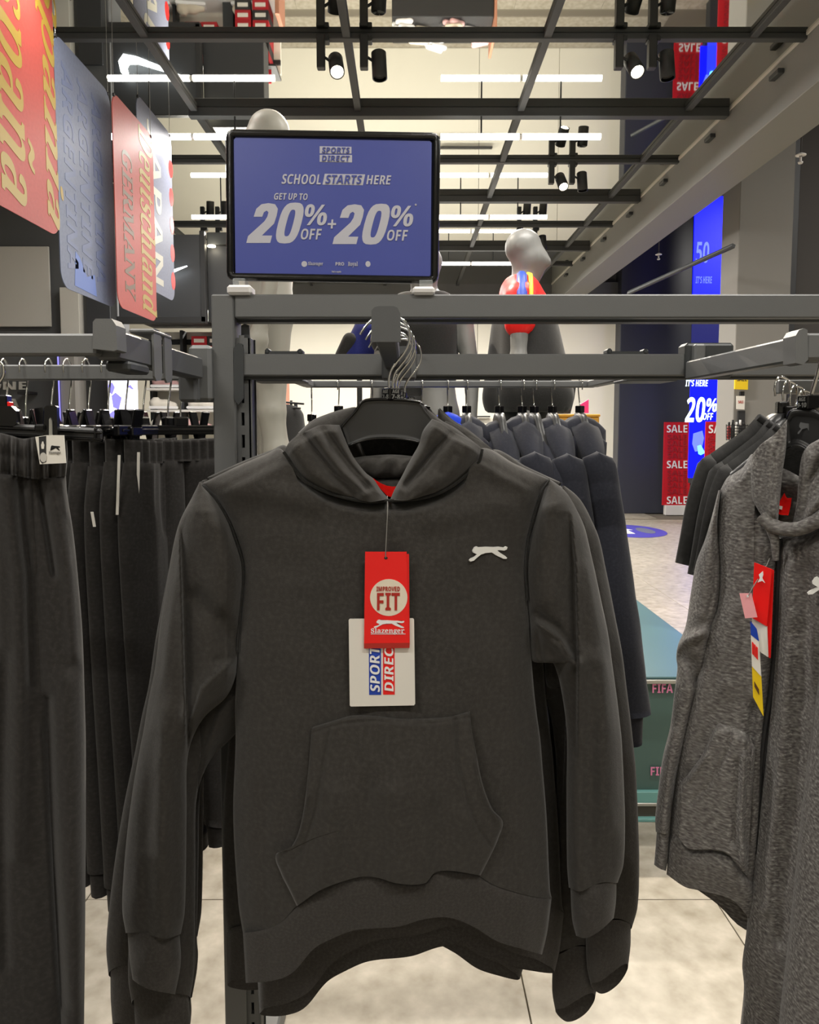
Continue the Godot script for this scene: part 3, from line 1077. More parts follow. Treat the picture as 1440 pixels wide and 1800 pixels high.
func display_bits() -> void:
	# ochre counter with garments above, right of centre
	var d := 5.6
	var c := thing("ochre_counter", "mustard yellow display counter behind the navy hoodies", "counter", P(1000, 800, d) * Vector3(1, 0, 1))
	var a := P(950, 728, d)
	var b := P(1054, 728, d)
	part("counter_body", boxm(Vector3((a.x + b.x) / 2, a.y / 2 - 0.01, -d - 0.2), Vector3(b.x - a.x, a.y - 0.02, 0.4), 0.006), M.ochre, c)
	part("counter_top", boxm(Vector3((a.x + b.x) / 2, a.y - 0.01, -d - 0.2), Vector3(b.x - a.x + 0.01, 0.02, 0.42), 0.004), M.ochre, c)
	var bag := thing("black_bag", "black carrier bag with small coloured print on the mustard counter", "bag", P(985, 727, d + 0.1))
	part("bag_body", prismpx(V([956, 670, 1014, 670, 1010, 700, 1003, 727, 956, 727]), d + 0.05, 0.12), M.mid_black, bag)
	for k in 3:
		part("print_dot", prismm(disc(0, 0, 0.009, 0.009, 10), Transform3D(Basis.IDENTITY, P(979 + 6 * k, 695, d + 0.047)), 0.002), [M.red, M.teal_light, M.teal][k], bag)
	part("print_badge", prismm(disc(0, 0, 0.014, 0.014, 12), Transform3D(Basis.IDENTITY, P(984, 683, d + 0.047)), 0.002), M.ochre, bag)
	part("print_block", prismpx(V([961, 706, 968, 706, 968, 722, 961, 722]), d + 0.047, 0.002), M.dark_red, bag)
	part("print_block", prismpx(V([996, 708, 1004, 708, 1003, 720, 995, 720]), d + 0.047, 0.002), M.dark_red, bag)
	for g in [[946, 690, M.red, "red folded top beside the black bag on the mustard counter", "red_top"], [936, 700, M.offwhite, "white top left of the red one beside the black bag", "white_top"]]:
		var p := P(g[0], g[1], d + 0.22)
		solo(g[4], field([[p + Vector3(0, -0.09, 0), p + Vector3(0, 0.06, 0), 0.05, 0.03], [p + Vector3(0.03, -0.09, 0), p + Vector3(0.02, 0.0, 0), 0.045, 0.03]], 0.012, P(0, 726, d + 0.22).y, 9.0, 0.02), g[2], g[3], "top")
	solo("pink_card", prismpx(V([1019, 712, 1035, 702, 1035, 726, 1019, 726]), d + 0.12, 0.015), M.magenta, "bright pink card at the right end of the mustard counter", "card")
	# wall rails on the white wall
	for k in 2:
		var y: float = [731, 747][k]
		solo("wall_rail", boxpx(770, y, 862, y + 2.4, 12.05, 0.08, 0.003), M.mid_black, "thin black rail on the white far wall, %s" % ["upper one", "lower one"][k], "rail", "rails on the white wall")
	# dark jacket on a bracket, left of centre by the pale legs
	var j := thing("hanging_jacket", "dark jacket hanging on wall hooks right of the pale mannequin legs", "jacket", P(508, 708, 6.0))
	part("jacket_body", field([[P(512, 735, 6.0), P(512, 800, 6.0), 0.1, 0.14], [P(503, 722, 6.0), P(500, 790, 6.0), 0.05, 0.09]], 0.02, -9, 9, 0.03), M.tee, j)
	part("hook_bar", tubem([P(500, 707, 6.0), P(534, 710, 5.9)], 0.008, 6), M.mid_black, j)
	part("hook_bar", tubem([P(500, 716, 6.0), P(528, 718, 5.9)], 0.008, 6), M.mid_black, j)
	part("stand_pole", tubem([P(520, 709, 6.02), Vector3(P(520, 709, 6.02).x, 0.0, -6.02)], 0.014, 8), M.mid_black, j)
	part("hanger_neck", tubem([P(512, 704, 6.0), P(512, 722, 6.0)], 0.01, 6), M.mid_black, j)
	# low bin of folded white clothes at the back, seen in the mirror
	d = 9.0
	var bin := thing("clothes_bin", "black bin table heaped with white clothes at the back", "bin", P(770, 900, d) * Vector3(1, 0, 1))
	var x0 := P(690, 760, d).x
	var x1 := P(862, 760, d).x
	part("bin_body", boxm(Vector3((x0 + x1) / 2, 0.585, -d - 0.3), Vector3(x1 - x0, 1.17, 0.6), 0.006), M.mid_black, bin)
	part("side_board", boxm(Vector3(x1 + 0.02, 0.72, -d - 0.3), Vector3(0.03, 1.22, 0.66), 0.004), M.wood, bin)
	var fold := field([[Vector3(-0.09, 0.02, 0), Vector3(0.08, 0.03, 0.02), 0.035, 0.03], [Vector3(-0.06, 0.03, 0.08), Vector3(0.08, 0.02, 0.09), 0.03, 0.035]], 0.014, 0.0, 1.0, 0.03)
	var rng := RandomNumberGenerator.new()
	rng.seed = 5
	for k in 16:
		var p := Vector3(lerpf(x0 + 0.12, x1 - 0.1, (k % 6) / 5.0), 1.17 + 0.055 * (k / 6), -d - 0.12 - 0.16 * ((k * 7) % 3))
		var o := solo("folded_shirt", fold, [M.white, M.offwhite, M.white, M.shoe_pink][k % 4], "crumpled %s folded shirt in the heap on the black bin table" % ["white", "cream", "white", "pale pink"][k % 4], "shirt", "folded shirts on the bin table")
		o.position = p
		o.rotation.y = rng.randf_range(-0.7, 0.7)

func shoe_proto() -> Array:
	var sole := st_new()
	addprism(sole, rrect(-0.14, 0.0, 0.14, 0.028, 0.013, 3), Transform3D(Basis.IDENTITY, Vector3(0, 0, 0.045)), 0.09)
	var upper := field([[Vector3(-0.085, 0.05, 0), Vector3(0.02, 0.05, 0), 0.042, 0.042], [Vector3(0.02, 0.045, 0), Vector3(0.1, 0.038, 0), 0.04, 0.03], [Vector3(-0.09, 0.06, 0), Vector3(-0.07, 0.1, 0), 0.038, 0.03]], 0.012, 0.02, 0.115, 0.03)
	return [done(sole), upper]

func left_wall() -> void:
	# cross wall on the left with the lit swoosh panel
	var d := 6.9
	var w := struct("wall_cross", boxm(Vector3(-4.7, 1.75, -7.15), Vector3(4.2, 3.5, 0.3), 0.004), M.wall_dark)
	part("grey_wall_panel", boxpx(-60, 433, 90, 574, 6.95, 0.02, 0.004), M.panel_grey, w)
	part("grey_wall_panel", boxpx(104, 505, 146, 760, 6.9, 0.1, 0.004), M.panel_grey, w)
	part("dark_wall_panel", boxpx(150, 500, 200, 760, 6.95, 0.02, 0.004), M.wall_black, w)
	var fr := thing("wall_board", "dark board with a glowing white tick behind the hanging banners", "wall panel", P(280, 565, d))
	part("panel_board", boxpx(205, 412, 362, 562, 6.93, 0.07, 0.006), M.wall_black, fr)
	part("panel_rim", boxpx(350, 405, 362, 566, 6.92, 0.08, 0.004), M.mid_black, fr)
	part("panel_rim", boxpx(205, 556, 362, 568, 6.92, 0.08, 0.004), M.mid_black, fr)
	part("glowing_tick_sign", prismpx([Vector2(222, 474), Vector2(219, 492), Vector2(228, 504), Vector2(250, 500), Vector2(290, 484), Vector2(328, 467), Vector2(290, 478), Vector2(252, 489), Vector2(236, 489), Vector2(232, 482), Vector2(234, 472), Vector2(228, 466)], d - 0.06, 0.03), M.swoosh, fr)
	var cb := thing("dark_cabinet", "dark cabinet front with a small round downlight, left of the blue poster", "cabinet", P(385, 560, 7.1))
	part("cabinet_body", boxpx(363, 414, 470, 566, 7.1, 0.25, 0.006), M.wall_black, cb)
	part("cabinet_head", boxpx(363, 408, 470, 430, 7.06, 0.1, 0.006), M.beam, cb)
	part("downlight_lens", lathe(P(372, 434, 7.02), [[0.0, 0.0], [0.035, 0.0], [0.035, 0.012], [0.0, 0.014]], 16), M.lamp_face, cb)
	# white lit poster
	var ps := thing("lit_poster", "glowing white and violet poster behind the trouser hangers", "poster", P(217, 720, 6.8))
	part("poster_box", boxpx(186, 600, 246, 1008, 6.8, 0.08, 0.006), M.white_plastic, ps)
	part("poster_face", boxpx(189, 604, 243, 742, 6.79, 0.01, 0.002), M.poster_glow, ps)
	for q in [[196, 690, 214, 720], [190, 672, 202, 694], [222, 676, 236, 684], [192, 722, 210, 738]]:
		part("printed_shape", prismpx(V([q[0], q[1] + 6, q[0] + 7, q[1], q[2], q[1] + 9, q[2] - 5, q[3], q[0] + 3, q[3] - 4]), 6.785, 0.002), M.poster_violet, ps)
	# lettering on the dark wall
	var lt := thing("wall_lettering", "large white capital letters on the dark wall behind the trouser hangers", "lettering", P(20, 700, 6.9))
	part("letters", textpx("ZONE", -40, 671, 49, 685, 6.98, 0.0, 0.0, null, 0.02), M.panel_grey, lt)
	part("letters", textpx("TA", 0, 701, 34, 716, 6.98, 0.0, 0.0, null, 0.02), M.panel_grey, lt)
	var lp := solo("wall_ledge", boxpx(30, 688, 52, 693, 6.85, 0.15), M.mid_black, "small dark ledge on the wall right of the white capital letters", "shelf")
	var led := thing("light_column", "tall violet lit column edge between dark wall panels behind the hangers", "light column", P(107, 720, 6.7))
	part("column_body", boxpx(100, 600, 138, 745, 6.75, 0.2, 0.02), M.wall_grey, led)
	part("column_strip", boxpx(99, 600, 106, 745, 6.73, 0.02, 0.004), M.poster_violet, led)
	# shoe wall: white back, two bays, boxes and shoes
	d = 7.55
	var sw := thing("shoe_shelf_unit", "white backed shoe shelf unit with wooden side, behind the rack post", "shelf unit", Vector3(-1.85, 0, -d - 0.15))
	var xa := P(254, 600, d).x
	var xb := P(492, 600, d).x
	part("back_panel", boxm(Vector3((xa + xb) / 2, 1.15, -d - 0.3), Vector3(xb - xa, 2.3, 0.04), 0.004), M.wall_white, sw)
	part("side_panel", boxm(Vector3(xb + 0.02, 0.95, -d - 0.14), Vector3(0.04, 1.9, 0.36), 0.004), M.wood, sw)
	for px in [256.0, 312.0, 407.0]:
		part("upright", boxm(Vector3(P(px, 600, d).x, 1.15, -d - 0.2), Vector3(0.1 if px > 400 else 0.03, 2.3, 0.14), 0.004), M.beam, sw)
	part("column_post", boxm(Vector3(P(407, 600, d).x, 1.77, -d - 0.14), Vector3(0.1, 3.54, 0.1), 0.004), M.beam, sw)
	for py in [682.0, 720.0, 758.0, 800.0]:
		part("shelf", boxm(Vector3((xa + xb) / 2, P(300, py, d).y - 0.012, -d - 0.14), Vector3(xb - xa, 0.022, 0.3), 0.003), M.white_plastic, sw)
	part("back_board", boxm(Vector3((xa + xb) / 2, P(0, 596, d).y, -d - 0.27), Vector3(xb - xa, 0.05, 0.02), 0.004), M.mid_black, sw)
	var proto := shoe_proto()
	var names := ["pink", "white", "white", "cream"]
	var k := 0
	for q in [[286, 681, 0], [345, 681, 3], [282, 719, 1], [350, 719, 1], [283, 757, 2], [345, 757, 0], [440, 681, 3], [465, 719, 1]]:
		var p := P(q[0], q[1], d - 0.0) + Vector3(0, 0.003, -0.1)
		var t := thing("shoe", "%s trainer, %s of the shoe shelf unit, %s" % [names[q[2]], {681: "top shelf", 719: "middle shelf", 757: "bottom shelf"}[q[1]], "left bay" if q[0] < 310 else ("middle bay" if q[0] < 400 else "right bay")], "shoe", p, "trainers on the shoe shelves")
		part_l("sole", proto[0], M.white, t)
		part_l("upper", proto[1], [M.shoe_pink, M.shoe_white, M.shoe_white, M.offwhite][q[2]], t)
		t.rotation.y = 0.15 * (k % 3)
		k += 1
	# boxes stacked above, seen in the mirror
	var tops := [[322.0, 4, "left"], [350.0, 6, "second"], [378.0, 6, "third"], [436.0, 6, "fourth"], [466.0, 6, "right"]]
	var cm := boxm(Vector3(0, 0.048, 0), Vector3(0.15, 0.092, 0.28), 0.003)
	var lm := boxm(Vector3(0, 0.05, 0.141), Vector3(0.1, 0.036, 0.002), 0.0)
	var y0 := P(300, 681, d).y
	for s in tops.size():
		for i in tops[s][1]:
			if i < 3 and s < 3:
				continue
			var p := Vector3(P(tops[s][0], 600, d).x, y0 + 0.26 - 0.245 + 0.093 * (i - (3 if s < 3 else 0)) + (0.2 if s < 3 else 0.0), -d - 0.14)
			var red: bool = (i + s * 2) % 3 != 0
			var t := thing("shoe_box", "%s shoe box in the %s stack of the shoe shelf unit, number %s up" % ["red" if red else "black", tops[s][2], ["one", "two", "three", "four", "five", "six"][i]], "box", p, "shoe boxes on the shelf unit")
			part_l("carton", cm, M.box_red if red else M.mid_black, t)
			part_l("end_label", lm, M.paper_white, t)
	# more shoes and a sale sign on top
	var ty := P(300, 566, d).y
	part("top_board", boxm(Vector3((xa + xb) / 2, ty - 0.012, -d - 0.14), Vector3(xb - xa, 0.024, 0.32), 0.003), M.mid_black, sw)
	for q in [[375.0, "left white trainer of the pair on top of the shoe shelf unit", 0.9], [388.0, "right white trainer of the pair on top of the shoe shelf unit", 1.2], [448.0, "single white trainer beside the small SALE sign on top of the shelf unit", 1.4]]:
		var t := thing("shoe", q[1], "shoe", Vector3(P(q[0], 600, d).x, ty + 0.001, -d - 0.1), "trainers on the shoe shelves")
		part_l("sole", proto[0], M.white, t)
		part_l("upper", proto[1], M.shoe_white, t)
		t.rotation.y = q[2]
	var sg := thing("small_sale_sign", "small red SALE sign on top of the shoe shelf unit", "sign", Vector3(P(462, 600, d).x, ty, -d - 0.05))
	var sx := P(462, 600, d).x
	part("sign_board", boxm(Vector3(sx, ty + 0.065, -d - 0.05), Vector3(0.22, 0.13, 0.01), 0.003), M.box_red, sg)
	part("lettering", lettering("SALE", Vector3(sx - 0.085, ty + 0.03, -d - 0.044), Vector3(0.17, 0, 0), Vector3(0, 0.065, 0)), M.white, sg)

# ---------------------------------------------------------------- the clothes rack and the poster on it
const DR := 1.3

func rail(x0: float, x1: float, y0: float, y1: float, d: float, depth := 0.022) -> ArrayMesh:
	return boxpx(x0, y0, x1, y1, d, depth, 0.0025)

func depth_bar(x: float, y0: float, y1: float, d0: float, d1: float, w: float) -> ArrayMesh:     # a bar along the depth, heights from the eye
	return boxm(Vector3(x, EYE + (y0 + y1) / 2, -(d0 + d1) / 2), Vector3(w, y1 - y0, d1 - d0), 0.0025)

func rack() -> void:
	var pl := P(371, 540, DR).x
	var pr := P(411, 540, DR).x
	var t := thing("clothes_rack", "grey steel clothes rack with slotted post and cross bars across the picture", "rack", Vector3((pl + pr) / 2, 0, -DR - 0.03))
	var yt := P(400, 517, DR).y
	part("post", boxm(Vector3((pl + pr) / 2, yt / 2, -DR - 0.03), Vector3(pr - pl, yt, 0.06), 0.0025), M.steel, t)
	part("post", boxm(Vector3(1.16, yt / 2, -DR - 0.03), Vector3(pr - pl, yt, 0.06), 0.0025), M.steel, t)
	part("foot", boxm(Vector3((pl + pr) / 2, 0.03, -DR - 0.03), Vector3(0.06, 0.06, 0.7), 0.004), M.steel, t)
	part("foot", boxm(Vector3(1.16, 0.03, -DR - 0.03), Vector3(0.06, 0.06, 0.7), 0.004), M.steel, t)
	part("top_beam", rail(411.5, 1880, 517, 559, DR, 0.06), M.steel, t)
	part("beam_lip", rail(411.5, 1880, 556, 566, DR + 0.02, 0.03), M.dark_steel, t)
	part("cross_bar", rail(412, 1880, 622, 661, DR, 0.03), M.steel, t)
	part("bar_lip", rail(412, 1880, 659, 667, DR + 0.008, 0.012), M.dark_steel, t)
	# slotted strip beside the post
	var sx0 := P(412.5, 600, DR + 0.012).x
	var sx1 := P(441, 600, DR + 0.012).x
	var st := st_new()
	var w := sx1 - sx0
	for k in 2:
		addbox(st, Vector3(sx0 + w * (0.16 if k == 0 else 0.74), yt / 2 - 0.03, -DR - 0.02), Vector3(w * (0.3 if k == 0 else 0.5), yt - 0.08, 0.01), 0.001)
	var pitch := 39.5 * DR / F
	for k in 36:
		var y := P(425, 583, DR).y - pitch * (k + 0.32)
		if y < 0.05:
			break
		addbox(st, Vector3(sx0 + w * 0.4, y, -DR - 0.02), Vector3(w * 0.34, pitch * 0.42, 0.0096), 0.0)
	part("slotted_strip", done(st), M.steel, t)
	part("strip_back", boxm(Vector3((sx0 + sx1) / 2, yt / 2 - 0.03, -DR - 0.05), Vector3(w, yt - 0.08, 0.006), 0.0), M.slot, t)
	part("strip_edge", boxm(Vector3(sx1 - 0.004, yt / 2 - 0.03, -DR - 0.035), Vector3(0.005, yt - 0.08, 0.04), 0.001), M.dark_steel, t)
	part("bar_hook", prismpx(V([411, 612, 418, 603, 425, 604, 428, 614, 428, 700, 419, 712, 411, 700]), DR - 0.004, 0.004), M.dark_steel, t)
	part("bar_hook", prismpx(V([424, 572, 430, 569, 438, 572, 440, 622, 424, 622]), DR + 0.03, 0.004), M.dark_steel, t)
	# hanging arm in the middle
	var a := thing("hook_rail", "dark grey hanging arm with rounded end plate, holding the black hoodies", "rail", W(-0.024, 0.11, DR))
	part("end_plate", prismpx(V([653, 546, 658, 540, 666, 538, 692, 538, 699, 541, 704, 552, 705, 601, 653, 601]), 0.9, 0.004), M.dark_steel_arm, a)
	part("arm_tube", depth_bar(-0.024, 0.0985, 0.1235, 0.904, 1.3, 0.026), M.dark_steel_arm, a)
	part("saddle", boxpx(671, 608, 732, 667, DR - 0.004, 0.05, 0.003), M.dark_steel_arm, a)
	part("saddle_plate", boxpx(722, 601, 731, 664, DR - 0.006, 0.003, 0.001), M.steel, a)
	# left hang rail
	var l := thing("hang_rail", "grey hang rail with square end bracket at the upper left, in front of the trousers", "rail", W(-0.345, 0.09, 0.9))
	part("rail_tube", rail(-420, 168, 586, 624, 0.88), M.steel, l)
	part("end_bracket", prismpx(V([163, 566, 168, 560, 196, 560, 204, 572, 206, 615, 200, 617, 163, 613]), 0.876, 0.03), M.steel, l)
	part("arm_tube", depth_bar(-0.347, 0.078, 0.112, 0.9, 1.27, 0.026), M.dark_steel_arm, l)
	part("arm_foot", boxm(Vector3(-0.345, EYE + 0.072, -0.96), Vector3(0.03, 0.012, 0.07), 0.003), M.dark_steel, l)
	for d in [1.03, 1.075]:
		var tr := Transform3D(Basis(Vector3.UP, PI / 2), Vector3(-0.33, EYE + 0.0, -d))
		part("clip_plate", prismm(PackedVector2Array([Vector2(-0.016, 0.066), Vector2(-0.008, 0.06), Vector2(0.01, 0.062), Vector2(0.016, 0.07), Vector2(0.016, 0.118), Vector2(0.008, 0.128), Vector2(-0.012, 0.128), Vector2(-0.016, 0.12)]), tr, 0.003), M.steel, l)
	part("clip_top", boxm(Vector3(-0.345, EYE + 0.124, -1.05), Vector3(0.032, 0.006, 0.08), 0.002), M.steel, l)
	part("post_bracket", boxpx(312, 632, 345, 706, 1.255, 0.05, 0.004), M.dark_steel_arm, l)
	part("post_bracket", boxpx(330, 606, 372, 706, DR - 0.02, 0.05, 0.006), M.steel, l)
	var l2 := thing("hang_rail", "grey hang rail carrying the row of trouser hooks on the left", "rail", W(-0.6, 0.1, 1.45))
	part("rail_tube", rail(-420, 330, 641, 668, 1.44, 0.02), M.steel, l2)
	part("rail_end", boxpx(318, 636, 334, 674, 1.42, 0.05, 0.003), M.dark_steel, l2)
	# right arm and rails
	var r := thing("hang_rail", "grey hang rail and arm at the upper right, above the grey hoodie", "rail", W(0.48, 0.09, 0.9))
	part("arm_tube", depth_bar(0.476, 0.078, 0.108, 0.9, 1.29, 0.024), M.steel, r)
	part("post_bracket", boxpx(1206, 602, 1290, 664, DR - 0.006, 0.04, 0.005), M.dark_steel, r)
	part("bracket_face", boxpx(1222, 604, 1240, 662, DR - 0.02, 0.02, 0.003), M.steel, r)
	part("end_bracket", prismpx(V([1399, 590, 1405, 580, 1414, 577, 1420, 580, 1421, 632, 1412, 641, 1399, 638]), 0.9, 0.03), M.steel, r)
	part("rail_tube", rail(1421, 1900, 586, 636, 0.905), M.steel, r)
	var r2 := thing("hang_rail", "grey hang rail behind the right-hand hooks, above the black T-shirts", "rail", W(0.8, 0.09, 1.45))
	part("rail_tube", rail(1371, 1900, 667, 692, 1.44, 0.02), M.steel, r2)
	# back rail for the navy hoodies
	var b := thing("hang_rail", "grey hang rail behind the cross bar, carrying the navy hoodies", "rail", W(0.1, 0.1, 1.86))
	part("rail_tube", rail(535, 1047, 669, 681, 1.85, 0.02), M.steel, b)
	for s in [[-0.235, 475.0, 560.0], [0.445, 1003.0, 1075.0]]:
		part("arm_tube", depth_bar(s[0], 0.094, 0.11, 1.37, 1.85, 0.026), M.steel, b)
		part("arm_plate", boxm(Vector3(s[0] * 0.98, EYE + 0.083, -1.42), Vector3(0.09, 0.004, 0.09), 0.001), M.dark_steel, b)
	for s in [[465, 532], [1068, 1141]]:
		part("cradle", boxpx(s[0], 617, s[1], 624, 1.33, 0.03, 0.002), M.dark_steel, b)
		part("cradle_horn", boxpx(s[0], 612, s[0] + 9, 623, 1.328, 0.03, 0.003), M.dark_steel, b)
		part("cradle_horn", boxpx(s[1] - 10, 613, s[1], 623, 1.328, 0.03, 0.003), M.dark_steel, b)
	poster()

# poster points: from the photograph's flat artwork, which leans a little to the right
func poster() -> void:
	var d := 1.31
	var t := thing("poster_holder", "black framed blue sale poster reading SCHOOL STARTS HERE, standing on the top beam", "sign", P(585, 517, d))
	var outer := V([407, 228, 764, 234, 771, 239, 774, 246, 769, 489, 765, 496, 759, 499, 409, 492, 402, 489, 400, 482, 398, 237, 401, 231])
	# frame: ring made of four rounded bars
	var c := []
	for q in [[404.5, 234.5], [767.5, 240.5], [763.5, 492.5], [405.5, 486.5]]:
		c.append(P(q[0], q[1], d))
	var ring := []
	for k in 4:
		var p0: Vector3 = c[(k + 3) % 4]
		var p1: Vector3 = c[k]
		var p2: Vector3 = c[(k + 1) % 4]
		var r := 0.008
		for f in 4:
			var s := f / 3.0
			var e0 := p1 + (p0 - p1).normalized() * r
			var e1 := p1 + (p2 - p1).normalized() * r
			ring.append(e0.lerp(p1, s).lerp(p1.lerp(e1, s), s))
	ring.append(ring[0])
	ring.append(ring[1])
	var st := st_new()
	addtube(st, ring, 0.0068, 10)
	part("frame", done(st), M.frame_black, t)
	part("frame_back", prismpx(outer, d + 0.004, 0.004), M.black, t)
	var sheet := part("printed_sheet", prismpx(V([415, 241, 755, 247.5, 759, 251, 757, 483, 753, 488, 418, 483.5, 414, 480, 411, 246]), d - 0.001, 0.002), M.sign_blue, t)
	var tl := 0.015
	var dd := d - 0.0015
	part("logo_block", prismpx(V([562, 257, 618, 258, 618, 270, 562, 269.5]), dd, 0.0008), M.poster_ink, sheet)
	part("logo_block", prismpx(V([562, 272, 619, 272.5, 619, 285.5, 562, 284.5]), dd, 0.0008), M.poster_ink, sheet)
	part("lettering", textpx("SPORTS", 566, 259, 615, 268.5, dd - 0.001, 0.1, 0.6), M.sign_blue, sheet)
	part("lettering", textpx("DIRECT", 566, 273.5, 615, 283, dd - 0.001, 0.1, 0.6), M.sign_blue, sheet)
	part("lettering", textpx("SCHOOL", 495, 306, 564, 323.5, dd, 0.2, 0.9), M.poster_ink, sheet)
	part("starts_block", prismpx(V([571, 305.5, 642, 306.5, 638, 325.5, 567, 324.5]), dd, 0.0008), M.poster_ink, sheet)
	part("lettering", textpx("STARTS", 572, 307.5, 637, 322.5, dd - 0.001, 0.2, 0.9), M.sign_blue, sheet)
	part("lettering", textpx("HERE", 644, 308, 688, 324, dd, 0.2, 0.6), M.poster_ink, sheet)
	part("lettering", textpx("GET UP TO", 482, 339.5, 541, 351, dd, 0.2, 0.8), M.poster_ink, sheet)
	for s in [[0.0, 0.0], [151.5, 2.0]]:
		var ox: float = s[0]
		var oy: float = s[1]
		# figures built as heavy leaning shapes
		var sk := func(x: float, y: float) -> Vector2: return Vector2(433 + ox + x + (70 - y) * 0.26, 357 + oy + y)
		var two := []
		for q in [[0, 70], [42, 70], [42, 57], [24, 57], [40, 36], [41, 22], [40, 10], [33, 2], [21, 0], [9, 2], [2, 10], [1, 24], [16, 24], [17, 16], [21, 13], [25, 16], [25, 24], [22, 32], [0, 58]]:
			two.append(sk.call(q[0], q[1]))
		part("figure_two", prismpx(two, dd, 0.0008), M.poster_ink, sheet)
		var st0 := st_new()
		var o := []
		var i_ := []
		for k in 25:
			var a := TAU * k / 24
			var ex := signf(cos(a)) * pow(absf(cos(a)), 0.62)
			var ey := signf(sin(a)) * pow(absf(sin(a)), 0.72)
			o.append(sk.call(67.5 + 20.5 * ex, 35 + 36 * ey))
			i_.append(sk.call(67.5 + 6.0 * ex, 35 + 23.5 * ey))
		st0.set_smooth_group(-1)
		for k in 24:
			face(st0, [P(o[k].x, o[k].y, dd), P(o[k + 1].x, o[k + 1].y, dd), P(i_[k + 1].x, i_[k + 1].y, dd), P(i_[k].x, i_[k].y, dd)], Vector3(0, 0, 1))
			face(st0, [P(o[k].x, o[k].y, dd), P(o[k + 1].x, o[k + 1].y, dd), P(o[k + 1].x, o[k + 1].y, dd + 0.0008), P(o[k].x, o[k].y, dd + 0.0008)], P(o[k].x, o[k].y, dd) - P(500 + ox, 392, dd))
		part("figure_nought", done(st0), M.poster_ink, sheet)
		part("lettering", textpx("%", 536 + ox, 359 + oy, 575 + ox, 396 + oy, dd, 0.18, 0.4), M.poster_ink, sheet)
		part("lettering", textpx("OFF", 529 + ox, 402 + oy, 566 + ox, 421 + oy, dd, 0.2, 0.4), M.poster_ink, sheet)
	part("lettering", textpx("+", 576, 386, 591, 402, dd, 0.1), M.poster_ink, sheet)
	part("lettering", textpx("*", 729, 358, 733, 362, dd), M.poster_ink, sheet)
	part("logo_disc", prismm(disc(0, 0, 0.0048, 0.0048, 20), Transform3D(Basis.IDENTITY, P(535, 464, dd)), 0.0008), M.poster_ink, sheet)
	part("lettering", textpx("Slazenger", 542, 460, 568, 468, dd, 0, 0.3, font_serif), M.poster_ink, sheet)
	part("lettering", textpx("PRO", 590, 461, 605, 467, dd), M.poster_ink, sheet)
	part("lettering", textpx("Royal", 612, 460, 629, 470, dd, 0, 0, font_serif), M.poster_ink, sheet)
	part("logo_disc", prismm(disc(0, 0, 0.0042, 0.0048, 20), Transform3D(Basis.IDENTITY, P(647, 464, dd)), 0.0008), M.poster_ink, sheet)
	part("lettering", textpx("T&Cs apply", 583, 476, 600, 480, dd), M.poster_ink, sheet)
	for s in [[398, 442, 500, 409, 431], [725, 765, 503, 737, 761]]:
		part("foot_block", boxpx(s[0], s[2], s[1], 517.5, d - 0.02, 0.035, 0.004), M.white_plastic, t)
		part("clear_clip", boxpx(s[3], s[2] - 11, s[4], s[2] + 4, d - 0.012, 0.024, 0.001), M.clear, t)

# ---------------------------------------------------------------- the black hoodie
const DH := 1.0
var body_l: Array
var body_r: Array
var body_folds: Array

func px_map(d: float) -> Callable:
	return func(x: float, y: float, z: float) -> Vector3: return P(x, y, d - z)

func body_z(x: float, y: float) -> float:
	var xl := lerp_poly(body_l, y)
	var xr := lerp_poly(body_r, y)
	var u := clampf((x - xl) / (xr - xl), 0, 1)
	var edge := minf(1.0, minf(u, 1.0 - u) * 14.0)
	return 0.056 * prof(u, 2.8, 0.55) + (folds(body_folds, x, y) + noise.get_noise_2d(x * 0.45, y * 0.3) * 0.0035) * edge

func panther(x0: float, y0: float, x1: float, y1: float) -> Array:
	var z := [990, 232, 1000, 222, 1030, 212, 1048, 198, 1018, 183, 1016, 170, 1030, 150, 1045, 145, 1058, 152, 1120, 153, 1180, 158, 1215, 158, 1255, 166, 1272, 160, 1280, 164, 1275, 180, 1255, 186, 1215, 180, 1200, 182, 1225, 200, 1262, 222, 1278, 236, 1270, 242, 1250, 240, 1190, 212, 1160, 192, 1110, 192, 1075, 200, 1050, 215, 1020, 236, 995, 240]
	var out := []
	for i in range(0, z.size(), 2):
		out.append(Vector2(lerpf(x0, x1, (z[i] - 990.0) / 290.0), lerpf(y0, y1, (z[i + 1] - 145.0) / 97.0)))
	return out

